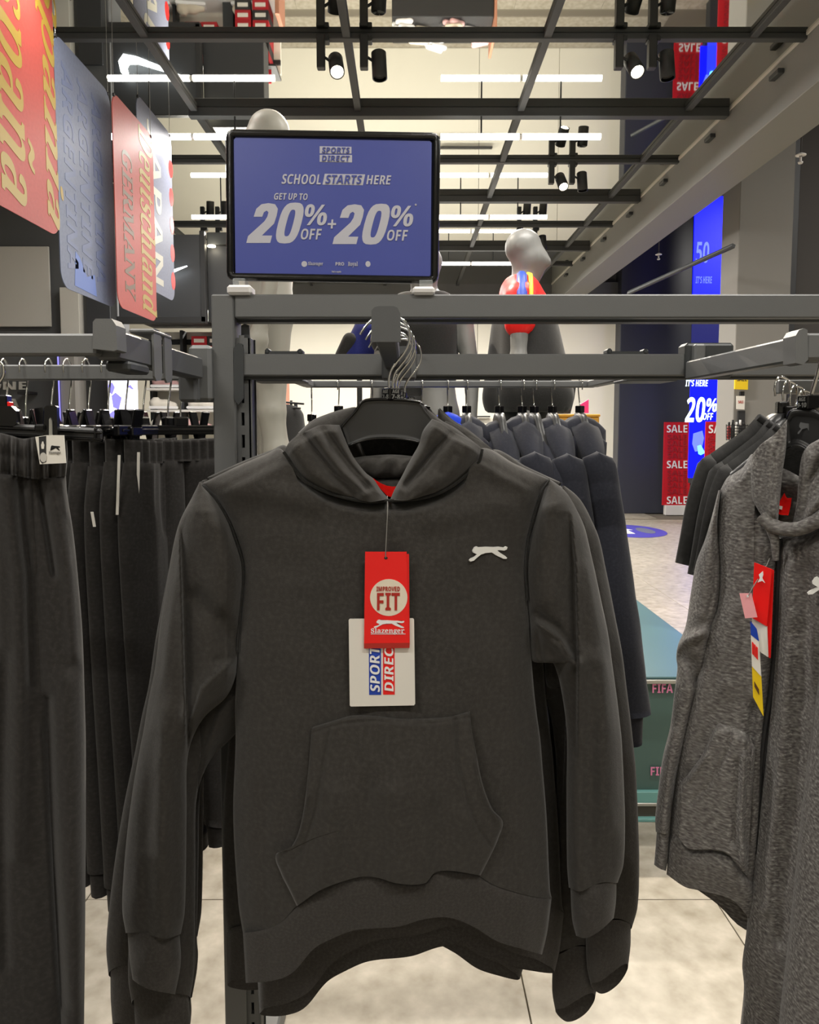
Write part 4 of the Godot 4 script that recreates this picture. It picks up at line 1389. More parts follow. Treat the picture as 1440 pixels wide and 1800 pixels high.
func main_hoodie() -> void:
	body_l = V([354, 850, 379, 877, 401, 914, 416, 952, 426, 986, 428, 1020, 425, 1054, 421, 1098, 418, 1145, 415, 1200, 413, 1240, 414, 1306, 410, 1435, 419, 1586, 427, 1640])
	body_r = V([968, 843, 952, 866, 936, 920, 927, 959, 924, 1000, 927, 1055, 930, 1083, 932, 1127, 935, 1164, 939, 1214, 944, 1257, 950, 1300, 954, 1349, 961, 1435, 967, 1564, 970, 1578])
	body_folds = folds_prepare([
		[V([395, 868, 470, 864, 545, 884]), 20.0, 0.005],
		[V([440, 905, 560, 915, 640, 930]), 26.0, -0.003],
		[V([760, 915, 830, 898, 905, 880, 945, 868]), 22.0, 0.005],
		[V([850, 845, 900, 870, 930, 900]), 16.0, -0.004],
		[V([430, 1000, 470, 1020, 560, 1030]), 20.0, 0.0015],
		[V([926, 1060, 905, 1120, 900, 1200, 910, 1300]), 24.0, 0.005],
		[V([440, 1300, 445, 1450, 440, 1600]), 30.0, 0.004],
		[V([900, 1330, 915, 1450, 925, 1560]), 24.0, 0.005],
		[V([470, 1390, 460, 1500, 470, 1600]), 14.0, -0.003],
		[V([680, 900, 690, 1050, 690, 1250, 680, 1500]), 120.0, 0.008],
		[V([354, 862, 425, 826, 500, 795]), 3.0, -0.0018],
		[V([374, 869, 440, 834, 500, 802]), 3.0, -0.0018],
		[V([364, 860, 430, 826, 495, 796]), 8.0, 0.003],
		[V([845, 808, 900, 836, 952, 866]), 3.0, -0.0018],
		[V([850, 797, 905, 822, 960, 852]), 8.0, 0.003],
	])
	var o := P(685, 760, DH)
	var t := thing("hoodie", "black hooded sweatshirt facing front with red swing tag and white leaping cat logo", "hoodie", o, "black hoodies on the middle arm")
	var map := px_map(DH)
	var waist := V([427, 1640, 457, 1636, 492, 1623, 522, 1592, 561, 1565, 604, 1548, 638, 1540, 664, 1542, 699, 1552, 746, 1552, 765, 1533, 793, 1530, 836, 1537, 867, 1555, 905, 1568, 948, 1578, 970, 1578])
	var bz := func(x: float, y: float, u: float, v: float) -> Vector2:
		var top := pow(clampf(v / 0.045, 0, 1), 0.5)
		var z := body_z(x, y) * top
		if u < 0.001 or u > 0.999:
			z = 0.0
		return Vector2(z, -0.03 * prof(u, 3.0, 0.5) * top)
	part("body", shell(map, V([354, 850, 420, 818, 470, 797, 494, 789, 512, 822, 545, 850, 585, 870, 640, 880, 685, 880, 740, 875, 785, 860, 822, 832, 845, 788, 905, 815, 968, 843]), waist, body_l, body_r, 150, 190, bz), M.fleece, t)
	var wz := func(x: float, y: float, u: float, v: float) -> Vector2:
		var z := body_z(clampf(x, 430, 965), minf(y, 1577)) * 0.96 + 0.006 * sin(PI * pow(v, 0.6)) + 0.002 * sin(x * 0.05) * v - 0.012 * v
		if u < 0.001 or u > 0.999:
			z = -0.005
		return Vector2(z, -0.032 * prof(u, 3.0, 0.5) - 0.005)
	part("waistband", shell(map, waist, V([432, 1728, 479, 1724, 513, 1711, 552, 1668, 582, 1651, 625, 1635, 699, 1629, 746, 1616, 789, 1613, 832, 1629, 875, 1655, 918, 1668, 953, 1678]), V([427, 1640, 430, 1690, 432, 1728]), V([970, 1578, 962, 1640, 953, 1678]), 110, 24, wz), M.rib, t, "ribbed waistband")
	# kangaroo pocket lying on the body
	var pl := V([548, 1278, 546, 1306, 541, 1362, 533, 1427, 522, 1470, 505, 1496, 485, 1502, 494, 1536, 508, 1564, 522, 1593])
	var pr := V([826, 1250, 830, 1285, 839, 1332, 849, 1379, 866, 1422, 884, 1444, 876, 1475, 867, 1496, 856, 1518, 845, 1539])
	var pf := folds_prepare([
		[V([800, 1264, 806, 1349, 819, 1405, 841, 1457, 862, 1488]), 3.5, -0.0025],
		[V([580, 1285, 570, 1340, 555, 1430, 535, 1490, 506, 1522]), 3.5, -0.0018],
		[V([548, 1288, 600, 1272, 660, 1267, 760, 1271, 826, 1260]), 3.0, -0.0015],
		[V([648, 1380, 642, 1480, 645, 1550]), 14.0, -0.003],
		[V([590, 1450, 608, 1520, 625, 1555]), 10.0, -0.0025],
		[V([762, 1420, 766, 1500, 768, 1550]), 11.0, -0.003],
		[V([690, 1400, 700, 1480, 705, 1550]), 26.0, 0.005],
		[V([590, 1400, 580, 1480, 560, 1560]), 20.0, 0.004],
		[V([815, 1440, 810, 1500, 805, 1535]), 16.0, 0.004],
		[V([840, 1340, 856, 1405, 878, 1444]), 7.0, 0.004],
		[V([536, 1400, 520, 1465, 490, 1500]), 7.0, 0.004],
	])
	var pz := func(x: float, y: float, u: float, v: float) -> Vector2:
		var b := body_z(x, y)
		var e := minf(1.0, minf(u, 1.0 - u) * 70.0) * minf(1.0, v * 60.0)
		if u < 0.001 or u > 0.999 or v < 0.001:
			if v < 0.001 or v > 0.72:
				return Vector2(b + 0.001, b + 0.0005)
			var w := 0.011 * sin(PI * v / 0.72)
			return Vector2(b + 0.0055 + w, b + 0.002 + w)
		var op := 0.011 * exp(-minf(u, 1.0 - u) / 0.09) * maxf(0.0, sin(PI * minf(v / 0.72, 1.0)))
		return Vector2(b + op + 0.003 + 0.006 * e + 0.008 * sin(PI * v) * prof(u, 3, 0.5) + folds(pf, x, y) * 1.6 * e, b - 0.002 + op)
	part("kangaroo_pocket", shell(map, V([548, 1278, 595, 1264, 617, 1258, 660, 1258, 703, 1263, 767, 1262, 793, 1259, 826, 1250]), V([522, 1593, 561, 1566, 604, 1549, 638, 1541, 664, 1543, 699, 1553, 746, 1553, 765, 1534, 793, 1531, 845, 1539]), pl, pr, 140, 120, pz), M.fleece, t)
	# sleeves
	var sf := folds_prepare([
		
		[V([302, 990, 292, 1150, 285, 1300, 280, 1500]), 24.0, 0.007],
		[V([385, 930, 392, 1000, 385, 1060]), 28.0, 0.008],
		[V([345, 1050, 385, 1090, 416, 1130]), 18.0, -0.009],
		[V([412, 1170, 385, 1185, 355, 1215, 336, 1262]), 20.0, 0.012],
		[V([416, 1155, 380, 1162]), 7.0, -0.004],
		[V([287, 1250, 285, 1450, 283, 1560, 292, 1660]), 18.0, 0.005],
		[V([270, 1300, 262, 1480, 256, 1660]), 14.0, -0.004],
	])
	var sl_ := folds_prepare([[V([306, 900, 316, 945, 319, 1050, 323, 1200, 327, 1330, 328, 1460]), 30.0, 0.022], [V([420, 1150, 388, 1172, 352, 1205, 334, 1262, 331, 1330]), 16.0, -0.012]])
	var sz := func(x: float, y: float, u: float, v: float) -> Vector2:
		var e := minf(1.0, minf(u, 1.0 - u) * 9.0)
		var th := lerpf(0.052, 0.04, v)
		return Vector2(th * prof(u, 2.3, 0.55) * minf(1.0, 0.35 + v * 9.0) + (laps(sl_, x, y) + folds(sf, x, y) * 1.3 + noise.get_noise_2d(x * 0.8, y * 0.3) * 0.003) * e - 0.006, -0.03 * prof(u, 2.2, 0.5) - 0.006)
	part("sleeve", shell(map, V([350, 849, 354, 849]), V([221, 1640, 250, 1640, 290, 1650, 318, 1642]), V([350, 849, 336, 877, 317, 914, 306, 952, 298, 998, 290, 1045, 281, 1101, 272, 1176, 262, 1225, 252, 1285, 247, 1310, 235, 1377, 224, 1460, 217, 1540, 215, 1600, 221, 1640]), V([354, 849, 379, 877, 401, 914, 416, 952, 427, 986, 429, 1020, 427, 1054, 423, 1098, 419, 1150, 414, 1190, 398, 1225, 360, 1260, 339, 1297, 329, 1340, 328, 1433, 325, 1600, 318, 1642]), 56, 180, sz), M.fleece, t)
	var cz := func(x: float, y: float, u: float, v: float) -> Vector2:
		return Vector2((0.036 - 0.006 * v + 0.006 * sin(PI * v)) * prof(u, 2.3, 0.55) - 0.006 + noise.get_noise_2d(x, y) * 0.003, -0.028 * prof(u, 2.2, 0.5) - 0.006)
	part("cuff", shell(map, V([224, 1636, 250, 1638, 285, 1645, 316, 1641]), V([233, 1722, 250, 1734, 270, 1741, 308, 1748]), V([224, 1636, 227, 1680, 233, 1722]), V([316, 1641, 318, 1693, 308, 1748]), 40, 20, cz), M.rib, t)
	var sf2 := folds_prepare([
		
		[V([1040, 1000, 1055, 1150, 1065, 1300, 1070, 1450]), 20.0, 0.008],
		[V([960, 900, 955, 980, 965, 1050]), 22.0, 0.006],
		[V([935, 1098, 960, 1112, 985, 1136, 1008, 1165]), 13.0, 0.012],
		[V([945, 1080, 980, 1105, 1012, 1150]), 9.0, -0.007],
		[V([945, 1110, 952, 1160]), 5.0, -0.004],
		[V([1024, 1150, 1012, 1400, 1015, 1580]), 18.0, 0.005],
		[V([1044, 1180, 1036, 1450, 1044, 1580]), 12.0, -0.004],
	])
	var sr_ := folds_prepare([[V([1016, 1330, 1017, 1150, 1013, 1000, 1004, 900]), 26.0, 0.020], [V([1004, 1160, 985, 1125, 955, 1105, 930, 1092]), 14.0, 0.010]])
	var sz2 := func(x: float, y: float, u: float, v: float) -> Vector2:
		var e := minf(1.0, minf(u, 1.0 - u) * 9.0)
		var th := lerpf(0.052, 0.04, v)
		return Vector2(th * prof(u, 2.3, 0.55) * minf(1.0, 0.35 + v * 9.0) + (laps(sr_, x, y) + folds(sf2, x, y) * 1.3 + noise.get_noise_2d(x * 0.8, y * 0.3) * 0.003) * e - 0.006, -0.03 * prof(u, 2.2, 0.5) - 0.006)
	part("sleeve", shell(map, V([964, 842, 968, 843]), V([1000, 1560, 1020, 1567, 1044, 1556, 1062, 1551, 1086, 1552]), V([964, 842, 944, 905, 930, 959, 925, 1000, 927, 1055, 931, 1100, 935, 1160, 950, 1165, 968, 1161, 980, 1185, 988, 1220, 995, 1270, 997, 1320, 996, 1380, 997, 1519, 1000, 1560]), V([968, 843, 985, 855, 999, 870, 1014, 896, 1028, 927, 1040, 977, 1046, 1003, 1057, 1055, 1069, 1112, 1077, 1170, 1085, 1228, 1090, 1271, 1093, 1300, 1097, 1380, 1099, 1450, 1096, 1520, 1086, 1552]), 56, 180, sz2), M.fleece, t)
	part("cuff", shell(map, V([1003, 1561, 1022, 1566, 1046, 1555, 1084, 1550]), V([1013, 1645, 1030, 1649, 1055, 1636, 1079, 1614]), V([1003, 1561, 1006, 1616, 1013, 1645]), V([1084, 1550, 1083, 1585, 1079, 1614]), 40, 20, cz), M.rib, t)
	# hood
	var hf := folds_prepare([
		[V([536, 768, 560, 800, 590, 838, 625, 868]), 9.0, -0.012],
		[V([569, 758, 592, 790, 615, 822, 645, 856]), 7.0, -0.010],
		[V([550, 760, 575, 800, 600, 832, 640, 866]), 9.0, 0.007],
		[V([590, 752, 606, 786, 630, 822, 668, 862]), 9.0, 0.008],
		[V([512, 785, 540, 825, 580, 858]), 12.0, 0.005],
		[V([794, 765, 762, 799, 742, 824, 714, 852]), 8.0, -0.011],
		[V([766, 744, 744, 776, 728, 806, 700, 856]), 12.0, 0.008],
		[V([820, 785, 795, 822, 760, 852]), 16.0, 0.007],
		[V([800, 800, 780, 830]), 8.0, -0.004],
	])
	var hl := folds_prepare([[V([528, 760, 556, 796, 590, 836, 640, 872]), 12.0, 0.010], [V([566, 750, 592, 788, 618, 824, 656, 864]), 9.0, 0.008], [V([716, 858, 742, 826, 766, 796, 800, 756]), 13.0, 0.010]])
	var hz := func(x: float, y: float, u: float, v: float) -> Vector2:
		var e := minf(1.0, minf(u, 1.0 - u) * 8.0)
		return Vector2(0.030 + 0.034 * prof(u, 2.6, 0.5) * minf(1.0, 0.5 + v * 6.0) + (folds(hf, x, y) + laps(hl, x, y)) * e + 0.006 * v, 0.005)
	part("hood", shell(map, V([499, 794, 508, 778, 522, 766, 544, 755, 564, 747, 597, 747]), V([630, 880, 655, 882, 683, 877]), V([499, 794, 528, 838, 556, 857, 592, 871, 630, 880]), V([597, 747, 611, 782, 622, 804, 644, 832, 656, 841, 669, 860, 683, 877]), 60, 60, hz, true), M.fleece, t)
	part("hood", shell(map, V([760, 736, 778, 744, 800, 760, 833, 777, 848, 789]), V([686, 878, 710, 880, 738, 875]), V([760, 736, 744, 757, 736, 782, 722, 807, 706, 838, 694, 860, 686, 878]), V([848, 789, 842, 810, 814, 838, 778, 863, 738, 875]), 60, 60, hz, true), M.fleece, t)
	var bk := func(x: float, y: float, u: float, v: float) -> Vector2:
		return Vector2(-0.012 + 0.02 * prof(u, 2.2, 0.5) * prof(v, 2.2, 0.5), -0.04)
	part("hood_back", shell(map, V([518, 768, 548, 742, 575, 730, 600, 722, 626, 716]), V([540, 790, 580, 790, 620, 785]), V([518, 768, 528, 780, 540, 790]), V([626, 716, 624, 750, 620, 785]), 24, 14, bk, true), M.fleece, t)
	part("hood_back", shell(map, V([748, 716, 775, 738, 800, 752, 850, 790]), V([740, 785, 790, 800, 840, 815]), V([748, 716, 745, 750, 740, 785]), V([850, 790, 846, 800, 840, 815]), 24, 14, bk, true), M.fleece, t)
	var ib := func(x: float, y: float, u: float, v: float) -> Vector2: return Vector2(-0.036, -0.045)
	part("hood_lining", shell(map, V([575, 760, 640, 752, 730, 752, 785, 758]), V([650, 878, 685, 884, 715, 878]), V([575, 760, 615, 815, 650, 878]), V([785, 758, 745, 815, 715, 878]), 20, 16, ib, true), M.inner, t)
	var cb := func(x: float, y: float, u: float, v: float) -> Vector2: return Vector2(-0.02 + 0.02 * prof(v, 2.2, 0.5) + 0.003 * sin(x * 0.16 + y * 0.1), -0.03)
	part("collar_band", shell(map, V([612, 806, 650, 801, 690, 799, 738, 803]), V([640, 840, 680, 842, 718, 839]), V([612, 806, 624, 824, 640, 840]), V([738, 803, 728, 822, 718, 839]), 40, 16, cb, true), M.fleece, t)
	part("collar_band", shell(map, V([638, 841, 680, 843, 720, 840]), V([655, 872, 685, 878, 705, 872]), V([638, 841, 646, 858, 655, 872]), V([720, 840, 713, 858, 705, 872]), 30, 12, func(x, y, u, v): return Vector2(-0.016 + 0.01 * prof(v, 2.2, 0.5), -0.03), true), M.fleece, t)
	part("neck_label", prismpx(V([655, 840, 662, 845, 670, 850, 680, 854, 690, 855.5, 700, 855, 697, 864, 690, 874, 681, 872, 668, 858]), DH - 0.012, 0.002), M.label_red, t, "red neck label")
	# chest logo
	var st := st_new()
	var poly := panther(821, 959, 898, 985)
	var pp := PackedVector2Array()
	var ld := DH - body_z(860, 972) - 0.0025
	for q in poly:
		var w := P(q.x, q.y, ld)
		pp.append(Vector2(w.x, w.y))
	var ca := P(860, 972, ld)
	var za := body_z(825, 972)
	var zb := body_z(895, 972)
	var ang := atan2(za - zb, 70.0 * ld / F)
	var tr := Transform3D(Basis(Vector3.UP, ang), ca)
	for i in pp.size():
		pp[i] -= Vector2(ca.x, ca.y)
	addprism(st, pp, tr, 0.003)
	part("leaping_cat_logo", done(st), M.thread, t, "white embroidered leaping cat")
	# seams: thin raised piping along the armholes and shoulders
	var sl := []
	for q in [V([354, 853, 379, 877, 401, 914, 416, 952, 426, 986, 428, 1020, 425, 1054, 421, 1098, 418, 1145]), V([966, 845, 952, 866, 936, 920, 928, 959, 925, 1000, 928, 1055])]:
		sl = []
		for v in crs(q, 40):
			sl.append(P(v.x, v.y, DH - 0.012))
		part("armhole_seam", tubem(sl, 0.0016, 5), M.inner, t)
	for q in [V([499, 794, 528, 838, 556, 857, 592, 871, 640, 881, 684, 880]), V([684, 880, 738, 876, 778, 864, 814, 840, 842, 812, 848, 790])]:
		sl = []
		for v in crs(q, 40):
			sl.append(P(v.x, v.y, DH - body_z(v.x, v.y) * 0.9 - 0.002))
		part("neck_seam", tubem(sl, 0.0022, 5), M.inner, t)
	# the ones behind it on the arm
	var w := ["second", "third", "fourth", "fifth", "sixth"]
	var sc := [Vector3(1.06, 1.105, 0.55), Vector3(1.10, 1.14, 0.55), Vector3(1.12, 1.18, 0.5), Vector3(1.14, 1.18, 0.5), Vector3(1.15, 1.2, 0.5)]
	for k in 5:
		var cpy := copy(t, "hoodie", "black hooded sweatshirt, %s from the front on the middle hanging arm" % w[k], o + Vector3([0.017, 0.002, 0.02, -0.01, 0.0][k], -0.004 + 0.001 * k, -0.062 - 0.052 * k), Vector3(0, [0.05, -0.05, 0.07, -0.03, 0.04][k], [0.004, -0.045, -0.01, -0.02, 0.0][k]), sc[k])
		var ls := Vector3(1.02, [1.07, 1.10, 1.08, 1.05, 1.05][k], 1.0)
		for c in cpy.get_children():
			if c.name.begins_with("sleeve") or c.name.begins_with("cuff"):
				c.transform = Transform3D(Basis.from_scale(ls), -ls * o)
	hanger_main()
	tags_main()

func hanger_main() -> void:
	var o := P(685, 690, DH)
	var t := thing("coat_hanger", "black plastic coat hanger with AGE 7-8 size marker, frontmost on the middle arm", "hanger", o, "coat hangers on the middle arm")
	var map := px_map(DH)
	var z := func(x: float, y: float, u: float, v: float) -> Vector2:
		var e := minf(minf(u, 1 - u) * 12.0, minf(v * 7.0, (1 - v) * 7.0))
		return Vector2(0.0095 if e < 0.4 else 0.0085, -0.006)
	part("hanger_body", shell(map, V([600, 752, 612, 738, 625, 724, 638, 707, 655, 703, 690, 703, 722, 705, 738, 708, 748, 722, 756, 732, 762, 740]), V([611, 784, 630, 777, 650, 772, 678, 770, 711, 772, 735, 777, 746, 781]), V([600, 752, 606, 768, 611, 784]), V([762, 740, 754, 760, 746, 781]), 60, 24, z, true), M.hanger, t)
	for q in [[V([606, 768, 540, 800, 450, 835, 385, 868])], [V([754, 760, 830, 795, 890, 825, 945, 862])]]:
		var pts := []
		for v in q[0]:
			pts.append(P(v.x, v.y, DH + 0.004))
		part("shoulder_arm", tubem(pts, 0.012, 8, 0.008), M.hanger, t)
	for q in [V([598, 753, 612, 737, 625, 723, 637, 706, 655, 702, 690, 702, 722, 704, 739, 707]), V([611, 784, 630, 777, 650, 772, 678, 770, 711, 772, 735, 777, 746, 781])]:
		var pts := []
		for v in crs(q, 24):
			pts.append(P(v.x, v.y, DH - 0.011))
		part("rim", tubem(pts, 0.0018, 6), M.hanger_gloss, t)
	var hk := []
	for v in V([684, 704, 684, 680, 684, 664, 688, 650, 697, 637, 709, 622, 718, 606, 720.5, 590, 717, 574, 708, 562, 695, 556, 679, 554, 663, 557, 650, 566, 640, 577, 633, 588]):
		hk.append(P(v.x, v.y, DH))
	part("wire_hook", tubem(spline3(hk, 40), 0.0017, 7), M.chrome, t)
	var mk := part("size_marker", boxm(P(688, 693, DH - 0.004), Vector3(0.0185, 0.0155, 0.0185), 0.0015, Basis(Vector3.UP, PI / 4 - 0.12)), M.hanger_gloss, t)
	# print on the two visible faces of the marker
	var c := P(688, 693, DH - 0.004)
	for s in 2:
		var b := Basis(Vector3.UP, PI / 4 - 0.12 - (PI / 2 if s == 0 else 0.0))
		for l in 2:
			var wd := 0.011 if l == 0 else 0.0135
			var oo := c + b * Vector3(-wd / 2, 0.001 if l == 0 else -0.006, 0.0094)
			part("lettering", lettering(["AGE", "7-8"][l], oo, b * Vector3(wd, 0, 0), Vector3(0, 0.0045 if l == 0 else 0.0055, 0), 0.0, null, 0.0004), M.silver, mk)
	var w := ["second", "third", "fourth", "fifth", "sixth"]
	for k in 5:
		copy(t, "coat_hanger", "black plastic coat hanger, %s from the front on the middle hanging arm" % w[k], o + Vector3([0.004, 0.008, 0.003, 0.01, 0.02][k], 0.0, -0.062 - 0.052 * k), Vector3(0, [0.02, -0.06, 0.05, -0.03, 0.1][k], 0))

func tags_main() -> void:
	var d := DH - body_z(685, 1100) - 0.012
	var t := thing("swing_tag", "red swing tag with round IMPROVED FIT badge hanging on the front black hoodie", "swing tag", P(680, 972, d))
	var c := V([642, 970, 715, 970, 720, 1139, 640, 1140])
	var card := part("tag_card", prismpx(c, d, 0.0012), M.red, t)
	part("tag_card", prismpx(V([643, 974, 719, 974, 720.5, 1131, 720, 1138, 641, 1139]), d + 0.0022, 0.0012), M.red, t)
	part("folded_foot", prismpx(V([640, 1131, 720, 1130, 720, 1139, 640, 1140]), d - 0.0006, 0.0008), M.brick_red, t)
	var bc := P(683.5, 1050.5, d - 0.0006)
	part("badge", prismm(disc(0, 0, 0.0228, 0.0228, 40), Transform3D(Basis.IDENTITY, bc), 0.0008), M.offwhite, card)
	part("lettering", textpx("IMPROVED", 662, 1031, 703, 1039, d - 0.0008), M.brick_red, card)
	part("lettering", textpx("FIT", 663, 1042, 703, 1072.5, d - 0.0008), M.brick_red, card)
	part("leaping_cat", prismpx(panther(657, 1089, 711, 1104), d - 0.0006, 0.0008), M.white, card)
	part("lettering", textpx("Slazenger", 652, 1104, 711, 1115, d - 0.0008, 0, 0, font_serif), M.white, card)
	part("underline", boxpx(652, 1114, 713, 1115, d - 0.0008, 0.0006, 0.0), M.white, card)
	part("eyelet", prismm(disc(0, 0, 0.0022, 0.0016, 14), Transform3D(Basis.IDENTITY, P(678.5, 981, d - 0.0006)), 0.0008), M.black, card)
	part("string", tubem(spline3([P(681, 872, DH - 0.05), P(681.5, 895, d + 0.004), P(680, 930, d + 0.001), P(678, 972, d - 0.001), P(678.5, 981, d - 0.001)], 20), 0.0006, 5), M.string, t)
	var wt := thing("price_card", "white card with vertical SPORTS DIRECT print behind the red swing tag", "card", P(671, 1090, d + 0.006))
	var sheet := part("card_sheet", prismpx(V([613, 1090, 615, 1088, 726, 1087, 728, 1089, 730, 1237, 728, 1240, 617, 1242, 615, 1240]), d + 0.005, 0.0014), M.paper_white, wt)
	part("blue_strip", prismpx(V([648.5, 1110, 669.5, 1110, 670, 1221.5, 649, 1221.5]), d + 0.0044, 0.0008), M.blue, sheet)
	part("red_strip", prismpx(V([673.5, 1110, 693.5, 1110, 694, 1221, 673.5, 1221]), d + 0.0044, 0.0008), M.red, sheet)
	var a := P(668, 1216, d + 0.0036)
	part("lettering", lettering("SPORTS", a, P(667, 1122, d + 0.0036) - a, P(651, 1216, d + 0.0036) - a, 0.12), M.white, sheet)
	a = P(692, 1215, d + 0.0036)
	part("lettering", lettering("DIRECT", a, P(691.5, 1122, d + 0.0036) - a, P(676, 1215, d + 0.0036) - a, 0.12), M.white, sheet)

# ---------------------------------------------------------------- garments in centimetres, y down, hung from the origin
func cm(x: float, y: float, z: float) -> Vector3:
	return Vector3(x * 0.01, -y * 0.01, z)

func puff(front: float, back: float, p := 2.4) -> Callable:
	return func(x: float, y: float, u: float, v: float) -> Vector2:
		var e := prof(u, p, 0.55)
		var n := noise.get_noise_2d(x * 4.0, y * 1.6) * 0.006 * minf(1.0, minf(u, 1 - u) * 8.0)
		e *= pow(clampf(v / 0.025, 0, 1), 0.5)
		return Vector2(front * e + n * minf(1.0, v * 12.0), -back * e + n * minf(1.0, v * 12.0))

func mirror(list: Array) -> Array:
	var out := []
	for p in list:
		out.append(Vector2(-p.x, p.y))
	return out

func flip(list: Array) -> Array:
	var out := mirror(list)
	out.reverse()
	return out

func pair_shell(n: String, tp: Array, bt: Array, lf: Array, rt: Array, nu: int, nv: int, zf: Callable, m: Material, t: Node3D) -> void:
	part_l(n, shell(cm, tp, bt, lf, rt, nu, nv, zf, true), m, t)
	part_l(n, shell(cm, flip(tp), flip(bt), mirror(rt), mirror(lf), nu, nv, zf, true), m, t)

func hanger_proto(neck: float, tip_x: float, tip_y: float, label: String) -> Node3D:
	var t := thing("coat_hanger", label, "hanger", Vector3.ZERO)
	var pts := []
	for q in [[-2.0, 1.2], [-2.2, -0.2], [-1.4, -1.4], [0.0, -0.5 - 1.0], [1.4, -1.0], [1.9, 0.6], [1.2, 2.6], [0.2, 4.6], [0.0, 6.2], [0.0, neck]]:
		pts.append(cm(q[0], q[1] + 1.2, 0))
	part_l("wire_hook", tubem(spline3(pts, 26), 0.0016, 5), M.chrome, t)
	var z := func(x, y, u, v): return Vector2(0.008, -0.008)
	part_l("hanger_body", shell(cm, V([-tip_x, tip_y, -7, neck + 4.0, -2.6, neck + 0.2, 2.6, neck + 0.2, 7, neck + 4.0, tip_x, tip_y]), V([-tip_x, tip_y + 1.5, -7, neck + 7.5, 0, neck + 6.5, 7, neck + 7.5, tip_x, tip_y + 1.5]), V([-tip_x, tip_y, -tip_x, tip_y + 1.5]), V([tip_x, tip_y, tip_x, tip_y + 1.5]), 24, 4, z, true), M.hanger, t)
	part_l("size_marker", boxm(cm(0, neck - 1.0, 0), Vector3(0.017, 0.017, 0.017), 0.0015, Basis(Vector3.UP, PI / 4)), M.hanger_gloss, t)
	return t

func long_top_proto(label: String, m: Material, rib: Material) -> Node3D:
	var t := thing("hoodie", label, "hoodie", Vector3.ZERO)
	part_l("body", shell(cm, V([-17.5, 18, -9, 12, -4, 9.5, 4, 9.5, 9, 12, 17.5, 18]), V([-18, 68, 0, 69, 18, 68]), V([-17.5, 18, -16.5, 30, -17.5, 50, -18, 68]), V([17.5, 18, 16.5, 30, 17.5, 50, 18, 68]), 40, 40, puff(0.032, 0.032, 3.0), true), m, t)
	part_l("waistband", shell(cm, V([-18, 68, 0, 69, 18, 68]), V([-17, 74, 0, 75, 17, 74]), V([-18, 68, -17, 74]), V([18, 68, 17, 74]), 30, 6, puff(0.03, 0.03, 3.0), true), rib, t)
	var sw := func(x, y, u, v):
		var e: float = prof(u, 2.2, 0.55) * pow(clampf(v / 0.03, 0, 1), 0.5)
		var c: float = 0.056 * pow(v, 1.15) + noise.get_noise_2d(x * 5.0, y * 1.2) * 0.007
		return Vector2(c + (0.036 + 0.012 * v) * e, c - (0.036 + 0.012 * v) * e)
	pair_shell("sleeve", V([-18.5, 16.8, -15.5, 16.5]), V([-27, 73, -19.5, 73]), V([-18.5, 16.8, -21, 21, -23.5, 32, -26, 50, -27, 73]), V([-15.5, 16.5, -15, 30, -17, 50, -19.5, 73]), 24, 40, sw, m, t)
	pair_shell("cuff", V([-26, 73, -19.9, 73]), V([-25.5, 80, -20.2, 80]), V([-26, 73, -25.5, 80]), V([-19.9, 73, -20.2, 80]), 14, 5, func(x, y, u, v): return Vector2(0.056 + 0.035 * prof(u, 2.2, 0.5), 0.056 - 0.035 * prof(u, 2.2, 0.5)), rib, t)
	var hf := folds_prepare([[V([-8, 10.5, -9, 19]), 0.9, 0.012], [V([-6, 9.5, -6.5, 18]), 0.7, -0.014], [V([-10, 12, -10.5, 19]), 0.6, -0.014], [V([-3.5, 9, -4, 19]), 1.0, 0.01], [V([8, 10.5, 9, 19]), 0.9, 0.012], [V([6, 9.5, 6.5, 18]), 0.7, -0.014]])
	var hz := func(x, y, u, v):
		var e: float = prof(u, 2.6, 0.5) * pow(clampf(v / 0.25, 0, 1), 0.5)
		return Vector2((0.045 + folds(hf, x, y)) * e, -(0.05 + folds(hf, x, y)) * e)
	part_l("hood", shell(cm, V([-11.5, 16, -7, 12, -3, 8.6, 3, 8.6, 7, 12, 11.5, 16]), V([-11.5, 18.5, -6, 20.5, 0, 21.5, 6, 20.5, 11.5, 18.5]), V([-11.5, 16, -11.5, 18.5]), V([11.5, 16, 11.5, 18.5]), 60, 16, hz, true), m, t)
	return t

